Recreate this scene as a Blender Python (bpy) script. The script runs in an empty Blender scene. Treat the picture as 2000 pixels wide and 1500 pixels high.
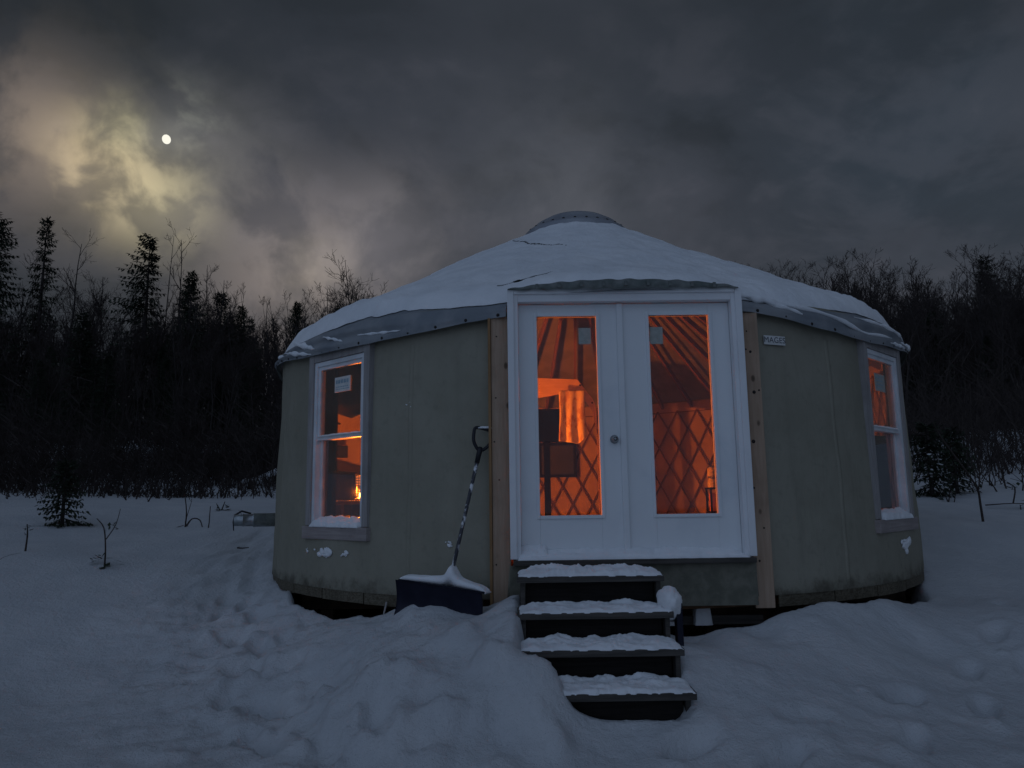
import bpy, bmesh, math, random
import numpy as np
from mathutils import Matrix, Vector, Euler

# ------------------------------------------------------------------ camera, world, light
sc = bpy.context.scene
COL = sc.collection
sc.render.engine = 'CYCLES'
sc.cycles.use_denoising = True
sc.cycles.max_bounces = 8
sc.cycles.transparent_max_bounces = 12
sc.cycles.sample_clamp_indirect = 4.0
sc.view_settings.view_transform = 'Standard'
sc.view_settings.look = 'None'
sc.view_settings.exposure = 0.0
sc.view_settings.gamma = 1.0
sc.view_settings.use_curve_mapping = False

CZ = 0.8165
cd = bpy.data.cameras.new('camera'); cam = bpy.data.objects.new('camera', cd); COL.objects.link(cam)
cd.sensor_width = 36.0; cd.lens = 36.0 * 1450.9 / 2000.0
cd.clip_start = 0.05; cd.clip_end = 6000
cam.matrix_world = Matrix.Translation((0, 0, CZ)) @ Matrix.Rotation(math.pi/2 + 0.1508, 4, 'X') @ Matrix.Rotation(-0.014, 4, 'Z')
sc.camera = cam

SUN_ELEV, SUN_AZ = math.radians(26), math.radians(202)     # compass: 0 = +Y (ahead), 180 = behind the camera
MOON_DIR = (-0.4001, 0.8151, 0.4190)

sun_d = bpy.data.lights.new('sun', 'SUN'); sun = bpy.data.objects.new('sun', sun_d); COL.objects.link(sun)
sun_d.energy = 0.64; sun_d.angle = math.radians(112); sun_d.color = (0.46, 0.645, 1.0)
_sd = Vector((math.sin(SUN_AZ)*math.cos(SUN_ELEV), math.cos(SUN_AZ)*math.cos(SUN_ELEV), math.sin(SUN_ELEV)))
sun.rotation_euler = _sd.to_track_quat('Z', 'Y').to_euler()

class NT:
    """small node-graph helper"""
    def __init__(s, tree): s.t = tree; s.n = tree.nodes; s.l = tree.links
    def new(s, kind, **kw):
        n = s.n.new(kind)
        for k, v in kw.items(): setattr(n, k, v)
        return n
    def put(s, sock, v):
        if isinstance(v, bpy.types.NodeSocket): s.l.new(v, sock)
        elif v is not None:
            if sock.type == 'RGBA' and len(v) == 3: v = (*v, 1)
            sock.default_value = v
    def m(s, op, a, b=None, c=None, clamp=False):
        n = s.new('ShaderNodeMath', operation=op, use_clamp=clamp)
        for i, v in enumerate((a, b, c)):
            if v is not None: s.put(n.inputs[i], v)
        return n.outputs[0]
    def vm(s, op, a, b=None, scale=None):
        n = s.new('ShaderNodeVectorMath', operation=op)
        s.put(n.inputs[0], a)
        if b is not None: s.put(n.inputs[1], b)
        if scale is not None: s.put(n.inputs['Scale'], scale)
        return n.outputs['Value'] if op in ('DOT_PRODUCT', 'LENGTH') else n.outputs['Vector']
    def noise(s, vec, scale, detail=4, rough=0.5, dist=0.0):
        n = s.new('ShaderNodeTexNoise'); s.put(n.inputs['Vector'], vec)
        n.inputs['Scale'].default_value = scale; n.inputs['Detail'].default_value = detail
        n.inputs['Roughness'].default_value = rough; n.inputs['Distortion'].default_value = dist
        return n.outputs['Fac']
    def ramp(s, fac, stops, interp='EASE'):
        n = s.new('ShaderNodeValToRGB'); s.put(n.inputs['Fac'], fac)
        cr = n.color_ramp; cr.interpolation = interp
        while len(cr.elements) < len(stops): cr.elements.new(0.5)
        for e, (p, c) in zip(cr.elements, stops):
            e.position = p; e.color = (*c, 1) if len(c) == 3 else c
        return n.outputs['Color']
    def mix(s, fac, a, b, blend='MIX'):
        n = s.new('ShaderNodeMix', data_type='RGBA', blend_type=blend)
        s.put(n.inputs[0], fac); s.put(n.inputs[6], a); s.put(n.inputs[7], b)
        return n.outputs[2]
    def step(s, v, a, b):
        n = s.new('ShaderNodeMapRange', interpolation_type='SMOOTHSTEP')
        s.put(n.inputs[0], v); n.inputs[1].default_value = a; n.inputs[2].default_value = b
        n.inputs[3].default_value = 0; n.inputs[4].default_value = 1
        return n.outputs[0]

def build_world():
    w = bpy.data.worlds.new('World'); sc.world = w; w.use_nodes = True
    w.node_tree.nodes.clear(); g = NT(w.node_tree)
    tc = g.new('ShaderNodeTexCoord')
    d = g.vm('NORMALIZE', tc.outputs['Generated'])
    sep = g.new('ShaderNodeSeparateXYZ'); g.put(sep.inputs[0], d)
    up = g.m('ADD', g.m('MAXIMUM', sep.outputs[2], 0.0), 0.38)
    p = g.vm('ADD', g.vm('SCALE', d, scale=g.m('DIVIDE', 1.0, up)), (1.9, 8.3, 4.4))
    big = g.noise(p, 1.7, 5, 0.50, 0.5)
    mid = g.noise(g.vm('ADD', p, (3.1, 7.7, 1.3)), 3.6, 6, 0.52, 0.6)
    fine = g.noise(g.vm('ADD', p, (11.0, 2.0, 5.0)), 8.5, 6, 0.55, 0.4)
    body = g.m('ADD', g.m('ADD', g.m('MULTIPLY', big, 0.45), g.m('MULTIPLY', mid, 0.37)), g.m('MULTIPLY', fine, 0.18))
    iso = g.noise(g.vm('ADD', d, (4.2, 8.7, 10.5)), 9.0, 6, 0.55, 0.35)
    iso2 = g.noise(g.vm('ADD', d, (13.6, 5.8, 2.0)), 19.0, 5, 0.5, 0.3)
    cloud = g.ramp(body, [(0.38, (0.014, 0.018, 0.022)), (0.46, (0.024, 0.029, 0.037)), (0.53, (0.039, 0.043, 0.054)), (0.64, (0.064, 0.066, 0.080))])
    # paler cloud low down, thicker and darker overhead
    low = g.m('MULTIPLY', g.m('SUBTRACT', 1.0, g.step(sep.outputs[2], 0.10, 0.50)), 0.38)
    cloud = g.mix(low, cloud, (0.042, 0.045, 0.055))
    cloud = g.mix(g.m('MULTIPLY', g.step(sep.outputs[2], 0.38, 0.58), 0.55), cloud, (0.016, 0.020, 0.025))
    total = cloud
    def patch(c, sig, tint, nz, lo=0.36, hi=0.62, base=0.25):
        nonlocal total
        dt = g.vm('DOT_PRODUCT', d, Vector(c).normalized())
        k = 1.0 / math.radians(sig)**2
        fall = g.m('POWER', 2.718, g.m('MULTIPLY', g.m('SUBTRACT', dt, 1.0), k))
        wob = g.m('ADD', base, g.m('MULTIPLY', g.step(nz, lo, hi), 1.0 - base))
        f = g.m('MULTIPLY', fall, wob)
        add = g.vm('SCALE', tint, scale=f)
        n = g.new('ShaderNodeMix', data_type='RGBA', blend_type='ADD'); n.inputs[0].default_value = 1
        g.put(n.inputs[6], total); g.put(n.inputs[7], add); total = n.outputs[2]
    # cloud lit from behind by the moon
    patch((-0.4422, 0.7922, 0.4205), 1.25, (0.190, 0.180, 0.090), iso2, 0.34, 0.63, 0.35)
    patch((-0.4717, 0.7918, 0.3880), 1.9, (0.250, 0.190, 0.100), iso2, 0.37, 0.63, 0.25)
    patch((-0.4552, 0.8129, 0.3633), 2.2, (0.285, 0.225, 0.125), iso2, 0.37, 0.63, 0.30)
    patch((-0.4138, 0.8396, 0.3520), 2.0, (0.310, 0.270, 0.150), iso2, 0.36, 0.62, 0.35)
    patch((-0.3772, 0.8148, 0.4403), 1.5, (0.100, 0.104, 0.082), iso2, 0.44, 0.62, 0.15)
    patch((-0.5152, 0.7471, 0.4199), 2.7, (0.080, 0.060, 0.044), iso, 0.40, 0.60, 0.25)
    patch((-0.5307, 0.7595, 0.3762), 2.8, (0.075, 0.055, 0.040), iso, 0.40, 0.60, 0.25)
    patch((-0.3494, 0.8487, 0.3971), 3.2, (0.035, 0.034, 0.028), iso, 0.40, 0.60, 0.25)
    patch((-0.4499, 0.8058, 0.3850), 5.0, (0.035, 0.030, 0.020), iso, 0.36, 0.60, 0.45)
    patch((-0.2855, 0.9159, 0.2820), 4.2, (0.170, 0.138, 0.120), iso, 0.38, 0.60, 0.40)
    patch((-0.2484, 0.9224, 0.2957), 1.9, (0.085, 0.072, 0.052), iso2, 0.38, 0.60, 0.40)
    patch((-0.1507, 0.9274, 0.3422), 3.0, (0.110, 0.096, 0.092), iso, 0.36, 0.60, 0.45)
    patch((0.0568, 0.9197, 0.3886), 4.6, (0.036, 0.036, 0.038), iso, 0.34, 0.64, 0.50)
    patch((-0.4001, 0.8151, 0.4190), 1.0, (0.070, 0.072, 0.060), iso2, 0.30, 0.62, 0.50)
    patch((-0.0205, 0.8649, 0.5015), 13.0, (0.020, 0.022, 0.028), big, 0.30, 0.66, 0.45)
    patch((0.4892, 0.7780, 0.3943), 8.0, (0.004, 0.009, 0.014), mid, 0.36, 0.62, 0.30)
    patch((0.2142, 0.9214, 0.3243), 5.0, (0.016, 0.015, 0.018), iso, 0.36, 0.60, 0.40)
    patch((-0.0896, 0.9167, 0.3894), 9.0, (0.012, 0.011, 0.013), big, 0.3, 0.6, 0.5)
    sky = g.new('ShaderNodeTexSky', sky_type='NISHITA', sun_disc=False, sun_elevation=SUN_ELEV, sun_rotation=SUN_AZ)
    gap = g.m('SUBTRACT', 1.0, g.step(body, 0.40, 0.62))
    skyc = g.vm('SCALE', sky.outputs[0], scale=g.m('MULTIPLY', g.m('ADD', 0.25, g.m('MULTIPLY', gap, 0.75)), 0.0010))
    n = g.new('ShaderNodeMix', data_type='RGBA', blend_type='ADD'); n.inputs[0].default_value = 1
    g.put(n.inputs[6], total); g.put(n.inputs[7], skyc)
    bg = g.new('ShaderNodeBackground'); g.put(bg.inputs[0], n.outputs[2]); bg.inputs[1].default_value = 1.0
    out = g.new('ShaderNodeOutputWorld'); g.l.new(bg.outputs[0], out.inputs[0])
build_world()

# ------------------------------------------------------------------ numeric helpers
rng = np.random.default_rng(7)
_perm = np.random.default_rng(3).permutation(256); _perm = np.concatenate([_perm, _perm, _perm])
_ga = np.linspace(0, 2*np.pi, 16, endpoint=False); _gx, _gy = np.cos(_ga), np.sin(_ga)
def perlin(x, y):
    x = np.asarray(x, float); y = np.asarray(y, float)
    xi = np.floor(x).astype(int); yi = np.floor(y).astype(int); xf = x-xi; yf = y-yi
    u = xf*xf*xf*(xf*(xf*6-15)+10); v = yf*yf*yf*(yf*(yf*6-15)+10)
    def gr(ix, iy, dx, dy):
        h = _perm[(_perm[ix & 255] + iy) & 255] & 15
        return _gx[h]*dx + _gy[h]*dy
    a = gr(xi, yi, xf, yf); b = gr(xi+1, yi, xf-1, yf); c = gr(xi, yi+1, xf, yf-1); d = gr(xi+1, yi+1, xf-1, yf-1)
    return (a+(b-a)*u) + ((c+(d-c)*u)-(a+(b-a)*u))*v
def fbm(x, y, o=4, g=0.5):
    s = 0; a = 1.0
    for i in range(o):
        s = s + a*perlin(x*2**i+17.3*i, y*2**i-9.1*i); a *= g
    return s
def sstep(a, b, x):
    t = np.clip((np.asarray(x, float)-a)/(b-a), 0, 1); return t*t*(3-2*t)

# ------------------------------------------------------------------ mesh helpers
def tag(o, label=None, cat=None, group=None, kind=None):
    if label: o['label'] = label
    if cat: o['category'] = cat
    if group: o['group'] = group
    if kind: o['kind'] = kind
    return o
def mesh(name, v, f, mat=None, smooth=False):
    me = bpy.data.meshes.new(name)
    me.from_pydata([tuple(map(float, p)) for p in v], [], [tuple(map(int, q)) for q in f])
    if mat: me.materials.append(mat)
    if smooth: me.polygons.foreach_set('use_smooth', [True]*len(me.polygons))
    me.update(); return me
def link(name, me, parent=None, loc=None, rot=None):
    o = bpy.data.objects.new(name, me); COL.objects.link(o)
    if parent: o.parent = parent
    if loc is not None: o.location = loc
    if rot is not None: o.rotation_euler = rot
    return o
def empty(name, loc=(0, 0, 0), rz=0.0):
    o = bpy.data.objects.new(name, None); COL.objects.link(o)
    o.location = loc; o.rotation_euler = (0, 0, rz); o.empty_display_size = 0.2; return o
def bm_obj(name, bm, mat, parent=None, loc=None, rot=None, smooth=False):
    bmesh.ops.recalc_face_normals(bm, faces=bm.faces)
    me = bpy.data.meshes.new(name); bm.to_mesh(me); bm.free()
    if mat: me.materials.append(mat)
    if smooth: me.polygons.foreach_set('use_smooth', [True]*len(me.polygons))
    return link(name, me, parent, loc, rot)
def bm_box(bm, a, b, bevel=0.0, mtx=None):
    r = bmesh.ops.create_cube(bm, size=1.0)
    vs = r['verts']
    for v in vs:
        v.co = Vector([a[i] + (v.co[i]+0.5)*(b[i]-a[i]) for i in range(3)])
        if mtx: v.co = mtx @ v.co
    if bevel:
        es = {e for v in vs for e in v.link_edges}
        bmesh.ops.bevel(bm, geom=list(es), offset=bevel, segments=2, profile=0.7, affect='EDGES')
def boxes(name, lst, mat, parent=None, bevel=0.003, loc=None, rot=None, mtx=None):
    bm = bmesh.new()
    for a, b in lst: bm_box(bm, a, b, bevel, mtx)
    return bm_obj(name, bm, mat, parent, loc, rot)
def tube_arrays(path, radii, k=10, caps=True):
    path = [Vector(p) for p in path]; v = []; f = []
    ref = None
    for i, p in enumerate(path):
        t = (path[min(i+1, len(path)-1)] - path[max(i-1, 0)]).normalized()
        if ref is None: ref = t.orthogonal().normalized()
        ref = (ref - t*ref.dot(t)).normalized(); bn = t.cross(ref)
        for j in range(k):
            a = 2*math.pi*j/k
            v.append(p + (ref*math.cos(a) + bn*math.sin(a))*radii[i])
    for i in range(len(path)-1):
        for j in range(k):
            f.append((i*k+j, i*k+(j+1) % k, (i+1)*k+(j+1) % k, (i+1)*k+j))
    if caps: f.append(tuple(range(k-1, -1, -1))); f.append(tuple(range((len(path)-1)*k, len(path)*k)))
    return v, f
def tube(name, path, r, mat, parent=None, k=12, smooth=True):
    rr = r if hasattr(r, '__len__') else [r]*len(path)
    v, f = tube_arrays(path, rr, k); o = link(name, mesh(name, v, f, mat, smooth), parent); return o
def lathe(name, prof, mat, parent=None, k=32, loc=None, rot=None):
    v = []; f = []
    for r, z in prof:
        for j in range(k):
            a = 2*math.pi*j/k; v.append((r*math.cos(a), r*math.sin(a), z))
    for i in range(len(prof)-1):
        for j in range(k): f.append((i*k+j, i*k+(j+1) % k, (i+1)*k+(j+1) % k, (i+1)*k+j))
    return link(name, mesh(name, v, f, mat, True), parent, loc, rot)
def grid_faces(nu, nv, wrap=False, skip=None):
    f = []
    for i in range(nu-1 if not wrap else nu):
        i2 = (i+1) % nu
        for j in range(nv-1):
            if skip is not None and skip(i, j): continue
            f.append((i*nv+j, i2*nv+j, i2*nv+j+1, i*nv+j+1))
    return f

# ------------------------------------------------------------------ materials
def material(name, base, var=None, scale=6.0, rough=0.7, bump=0.0, bscale=30.0, metal=0.0, spec=0.3, stretch=(1, 1, 1), detail=5, lo=0.35, hi=0.65, coord='Object'):
    m = bpy.data.materials.new(name); m.use_nodes = True; g = NT(m.node_tree)
    bs = g.n['Principled BSDF']
    tc = g.new('ShaderNodeTexCoord'); mp = g.new('ShaderNodeMapping'); mp.inputs['Scale'].default_value = stretch
    g.l.new(tc.outputs[coord], mp.inputs[0])
    if var:
        fac = g.step(g.noise(mp.outputs[0], scale, detail, 0.6, 0.3), lo, hi)
        g.put(bs.inputs['Base Color'], g.mix(fac, base, var))
    else: g.put(bs.inputs['Base Color'], base)
    bs.inputs['Roughness'].default_value = rough; bs.inputs['Metallic'].default_value = metal
    bs.inputs['Specular IOR Level'].default_value = spec
    if bump:
        b = g.new('ShaderNodeBump'); b.inputs['Strength'].default_value = bump; b.inputs['Distance'].default_value = 0.01
        g.put(b.inputs['Height'], g.noise(mp.outputs[0], bscale, 6, 0.65)); g.l.new(b.outputs[0], bs.inputs['Normal'])
    m['_g'] = 1
    return m
def snow_material(name='snow', k=1.0, bs_=0.55):
    m = bpy.data.materials.new(name); m.use_nodes = True; g = NT(m.node_tree); bs = g.n['Principled BSDF']
    tc = g.new('ShaderNodeTexCoord')
    n1 = g.noise(tc.outputs['Object'], 2.3, 5, 0.6); n2 = g.noise(tc.outputs['Object'], 55, 4, 0.7)
    c = g.mix(g.step(n1, 0.35, 0.7), tuple(k*v for v in (0.80, 0.82, 0.84)), tuple(k*v for v in (0.90, 0.91, 0.92)))
    c = g.mix(g.m('MULTIPLY', g.step(n2, 0.62, 0.80), 0.22), c, tuple(k*v for v in (0.62, 0.64, 0.66)))
    g.put(bs.inputs['Base Color'], c); bs.inputs['Roughness'].default_value = 0.75; bs.inputs['Specular IOR Level'].default_value = 0.2
    b = g.new('ShaderNodeBump'); b.inputs['Strength'].default_value = bs_; b.inputs['Distance'].default_value = 0.02
    h = g.m('ADD', g.noise(tc.outputs['Object'], 24, 6, 0.65), g.m('MULTIPLY', g.noise(tc.outputs['Object'], 130, 3, 0.6), 0.35))
    g.put(b.inputs['Height'], h); g.l.new(b.outputs[0], bs.inputs['Normal'])
    return m
def canvas_material():
    m = bpy.data.materials.new('olive_canvas'); m.use_nodes = True; g = NT(m.node_tree); bs = g.n['Principled BSDF']
    tc = g.new('ShaderNodeTexCoord'); ob = tc.outputs['Object']
    sep = g.new('ShaderNodeSeparateXYZ'); g.put(sep.inputs[0], ob)
    n1 = g.noise(ob, 1.6, 5, 0.6); n2 = g.noise(ob, 14, 5, 0.6)
    c = g.mix(g.step(n1, 0.3, 0.7), (0.270, 0.255, 0.198), (0.315, 0.297, 0.235))
    c = g.mix(g.m('MULTIPLY', g.step(n2, 0.5, 0.8), 0.35), c, (0.17, 0.165, 0.13))
    mps = g.new('ShaderNodeMapping'); mps.inputs['Scale'].default_value = (3, 3, 0.22); g.l.new(ob, mps.inputs[0])
    c = g.mix(g.m('MULTIPLY', g.step(g.noise(mps.outputs[0], 2.4, 5, 0.6), 0.50, 0.80), 0.22), c, (0.165, 0.158, 0.128))
    # splash-back dirt with its own ragged outline along the hem of the wall
    edge = g.m('ADD', sep.outputs[2], g.m('MULTIPLY', g.m('SUBTRACT', g.noise(ob, 7, 6, 0.7), 0.5), 0.42))
    dirt = g.m('SUBTRACT', 1.0, g.step(edge, -0.02, 0.16))
    c = g.mix(g.m('MULTIPLY', dirt, 0.75), c, (0.060, 0.050, 0.036))
    g.put(bs.inputs['Base Color'], c); bs.inputs['Roughness'].default_value = 0.8; bs.inputs['Specular IOR Level'].default_value = 0.15
    b = g.new('ShaderNodeBump'); b.inputs['Strength'].default_value = 0.7; b.inputs['Distance'].default_value = 0.02
    mp = g.new('ShaderNodeMapping'); mp.inputs['Scale'].default_value = (1, 1, 0.35); g.l.new(ob, mp.inputs[0])
    h = g.m('ADD', g.noise(mp.outputs[0], 5.0, 5, 0.55, 0.8), g.m('MULTIPLY', g.noise(ob, 160, 2, 0.5), 0.12))
    g.put(b.inputs['Height'], h); g.l.new(b.outputs[0], bs.inputs['Normal'])
    return m
def wood_material(name, a, b, scale=3.0, knots=True, axis=2, rough=0.75):
    m = bpy.data.materials.new(name); m.use_nodes = True; g = NT(m.node_tree); bs = g.n['Principled BSDF']
    tc = g.new('ShaderNodeTexCoord'); mp = g.new('ShaderNodeMapping')
    s = [14.0, 14.0, 14.0]; s[axis] = 0.9; mp.inputs['Scale'].default_value = s
    g.l.new(tc.outputs['Object'], mp.inputs[0])
    n = g.noise(mp.outputs[0], scale, 6, 0.6, 0.6)
    c = g.mix(g.step(n, 0.30, 0.70), a, b)
    st = g.noise(tc.outputs['Object'], 2.5, 5, 0.6)
    c = g.mix(g.m('MULTIPLY', g.step(st, 0.45, 0.75), 0.45), c, tuple(x*0.55 for x in a))
    if knots:
        mp2 = g.new('ShaderNodeMapping'); s2 = [7.0, 7.0, 7.0]; s2[axis] = 4.0; mp2.inputs['Scale'].default_value = s2
        g.l.new(tc.outputs['Object'], mp2.inputs[0])
        vo = g.new('ShaderNodeTexVoronoi'); g.l.new(mp2.outputs[0], vo.inputs['Vector']); vo.inputs['Scale'].default_value = 1.0
        k = g.m('SUBTRACT', 1.0, g.step(vo.outputs['Distance'], 0.06, 0.15))
        c = g.mix(g.m('MULTIPLY', k, 0.8), c, tuple(x*0.18 for x in a))
    g.put(bs.inputs['Base Color'], c); bs.inputs['Roughness'].default_value = rough; bs.inputs['Specular IOR Level'].default_value = 0.2
    bp = g.new('ShaderNodeBump'); bp.inputs['Strength'].default_value = 0.3; bp.inputs['Distance'].default_value = 0.004
    g.put(bp.inputs['Height'], n); g.l.new(bp.outputs[0], bs.inputs['Normal'])
    return m
def glass_material(name, sky_haze=0.06):
    m = bpy.data.materials.new(name); m.use_nodes = True; m.node_tree.nodes.clear(); g = NT(m.node_tree)
    tr = g.new('ShaderNodeBsdfTransparent'); tr.inputs[0].default_value = (0.95, 0.95, 0.94, 1)
    gl = g.new('ShaderNodeBsdfGlossy'); gl.inputs['Roughness'].default_value = 0.03
    fr = g.new('ShaderNodeFresnel'); fr.inputs[0].default_value = 1.5
    mx = g.new('ShaderNodeMixShader'); g.l.new(g.m('MULTIPLY', fr.outputs[0], 0.55, clamp=True), mx.inputs[0]); g.l.new(tr.outputs[0], mx.inputs[1]); g.l.new(gl.outputs[0], mx.inputs[2])
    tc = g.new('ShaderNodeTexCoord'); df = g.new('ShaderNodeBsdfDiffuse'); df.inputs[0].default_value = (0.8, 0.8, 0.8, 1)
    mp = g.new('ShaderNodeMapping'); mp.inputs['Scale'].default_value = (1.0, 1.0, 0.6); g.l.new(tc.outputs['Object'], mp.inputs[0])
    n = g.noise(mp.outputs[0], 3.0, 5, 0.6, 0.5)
    fac = g.m('ADD', sky_haze*0.3, g.m('MULTIPLY', g.step(n, 0.42, 0.75), sky_haze))  # pale diffuse mixed in patches, standing for the haze of reflected sky
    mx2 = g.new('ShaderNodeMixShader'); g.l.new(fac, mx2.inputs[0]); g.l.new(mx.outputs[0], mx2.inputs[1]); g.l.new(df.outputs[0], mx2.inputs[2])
    out = g.new('ShaderNodeOutputMaterial'); g.l.new(mx2.outputs[0], out.inputs[0])
    return m
def emission_material(name, col, s):
    m = bpy.data.materials.new(name); m.use_nodes = True; m.node_tree.nodes.clear(); g = NT(m.node_tree)
    e = g.new('ShaderNodeEmission'); e.inputs[0].default_value = (*col, 1); e.inputs[1].default_value = s
    out = g.new('ShaderNodeOutputMaterial'); g.l.new(e.outputs[0], out.inputs[0]); return m

M = {}
M['snow'] = snow_material()
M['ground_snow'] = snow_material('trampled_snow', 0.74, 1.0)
M['canvas'] = canvas_material()
M['roof'] = material('grey_roof_vinyl', (0.20, 0.22, 0.24), (0.29, 0.30, 0.31), 2.5, 0.6, 0.4, 7.0, spec=0.25)
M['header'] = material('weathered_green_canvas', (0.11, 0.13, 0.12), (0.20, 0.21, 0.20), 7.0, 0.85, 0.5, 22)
M['door'] = material('white_door_paint', (0.78, 0.80, 0.81), (0.66, 0.69, 0.72), 2.2, 0.55, 0.06, 60, lo=0.45, hi=0.85)
M['frame'] = material('white_frame_paint', (0.80, 0.81, 0.82), (0.70, 0.71, 0.73), 3.0, 0.6, 0.1, 50, lo=0.45, hi=0.85)
M['vinyl'] = material('white_window_vinyl', (0.74, 0.76, 0.78), (0.62, 0.64, 0.66), 4.0, 0.45)
M['trim'] = wood_material('weathered_trim_board', (0.29, 0.27, 0.26), (0.37, 0.35, 0.34), knots=False)
M['sillwood'] = wood_material('weathered_sill_board', (0.29, 0.25, 0.24), (0.38, 0.33, 0.31), axis=0)
M['pine'] = wood_material('pine_post', (0.38, 0.265, 0.185), (0.46, 0.335, 0.245))
M['pine_edge'] = wood_material('pine_edge_strip', (0.27, 0.16, 0.075), (0.34, 0.20, 0.10), knots=False)
M['riser'] = wood_material('shade_dark_riser', (0.014, 0.012, 0.011), (0.026, 0.022, 0.020), axis=0, knots=False)  # near-black colour stands for the shade in the gaps under the treads
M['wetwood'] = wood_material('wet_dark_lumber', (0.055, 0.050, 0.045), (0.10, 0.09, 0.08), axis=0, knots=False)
M['rim'] = wood_material('stained_rim_board', (0.075, 0.060, 0.040), (0.17, 0.15, 0.11), axis=0, knots=False, scale=5)
M['apron'] = material('apron_plywood', (0.13, 0.13, 0.10), (0.20, 0.19, 0.15), 9, 0.85, 0.3, 40)
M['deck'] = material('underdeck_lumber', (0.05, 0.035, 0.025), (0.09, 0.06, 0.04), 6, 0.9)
M['floor'] = material('interior_floor_board', (0.16, 0.09, 0.05), (0.25, 0.14, 0.08), 5, 0.6, stretch=(1, 8, 1))
M['liner'] = material('cream_liner', (0.56, 0.44, 0.33), (0.48, 0.37, 0.28), 3, 0.8, 0.2, 9)
M['slat'] = wood_material('lattice_slat', (0.15, 0.085, 0.05), (0.20, 0.12, 0.07), knots=False)
M['rafter'] = wood_material('fir_rafter', (0.22, 0.13, 0.08), (0.28, 0.17, 0.10), knots=False, axis=1)
M['timber'] = wood_material('bright_timber', (0.72, 0.50, 0.34), (0.80, 0.58, 0.40), knots=False, axis=0)
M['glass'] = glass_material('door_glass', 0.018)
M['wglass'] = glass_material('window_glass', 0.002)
M['black'] = material('black_plastic', (0.012, 0.012, 0.016), (0.022, 0.022, 0.028), 8, 0.45)
M['navy'] = material('navy_blade_plastic', (0.007, 0.008, 0.020), (0.012, 0.013, 0.028), 8, 0.5, spec=0.25)
M['shaft'] = material('frosted_steel_shaft', (0.06, 0.06, 0.07), (0.75, 0.76, 0.78), 26, 0.5, stretch=(1, 1, 0.5), lo=0.5, hi=0.62)
M['steel'] = material('brushed_steel', (0.45, 0.46, 0.47), (0.30, 0.31, 0.32), 20, 0.35, metal=0.9, spec=0.5)
M['galv'] = material('galvanised_pipe', (0.42, 0.45, 0.46), (0.28, 0.31, 0.32), 14, 0.38, metal=0.8, spec=0.5)
M['paper'] = material('paper_sticker', (0.72, 0.72, 0.70), (0.60, 0.60, 0.58), 12, 0.8)
M['ink'] = material('sticker_ink', (0.08, 0.09, 0.11), None, rough=0.8)
M['blueink'] = material('faded_blue_ink', (0.22, 0.34, 0.42), (0.35, 0.44, 0.48), 40, 0.8)
M['greypaper'] = material('grey_green_sticker', (0.34, 0.36, 0.33), (0.42, 0.43, 0.40), 30, 0.8)
M['nail'] = material('rusty_nail', (0.02, 0.016, 0.014), None, rough=0.6)
M['dome'] = material('smoked_dome_acrylic', (0.26, 0.27, 0.30), (0.34, 0.35, 0.37), 3, 0.35, spec=0.5)
M['bark'] = material('grey_brown_bark', (0.036, 0.030, 0.028), (0.060, 0.050, 0.046), 3, 0.9)
M['twig'] = material('bare_twig', (0.038, 0.029, 0.026), (0.058, 0.045, 0.040), 2, 0.9)
M['needle'] = material('spruce_needle', (0.020, 0.030, 0.018), (0.038, 0.052, 0.030), 1.5, 0.8)
M['towel'] = material('patterned_towel', (0.92, 0.78, 0.40), (0.66, 0.42, 0.18), 9, 0.95, 0.5, 60, stretch=(1.6, 1, 0.8), lo=0.48, hi=0.60)
M['darkcloth'] = material('black_cloth', (0.010, 0.010, 0.012), (0.020, 0.018, 0.018), 5, 0.9, 0.3, 12)
M['cabinet'] = wood_material('dark_stained_wood', (0.010, 0.007, 0.005), (0.018, 0.012, 0.009), knots=False, axis=0, rough=0.85)
M['soot'] = material('soot_black', (0.0035, 0.0030, 0.0028), (0.006, 0.005, 0.0045), 6, 0.9, spec=0.05)
M['jar_glare'] = material('cream_glare', (0.85, 0.75, 0.35), (0.55, 0.45, 0.15), 35, 0.5)  # cream body colour painted in place of the glare on the jars
M['carton'] = material('orange_carton', (0.75, 0.30, 0.12), (0.6, 0.22, 0.08), 20, 0.8)
M['flame'] = emission_material('lamp_flame', (1.0, 0.62, 0.18), 26.0)
M['glow'] = emission_material('lamp_slot_glow', (1.0, 0.22, 0.05), 1.6)
M['moon'] = emission_material('moon_surface', (1.0, 0.97, 0.84), 1.0)
M['branchsnow'] = M['snow']

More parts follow.
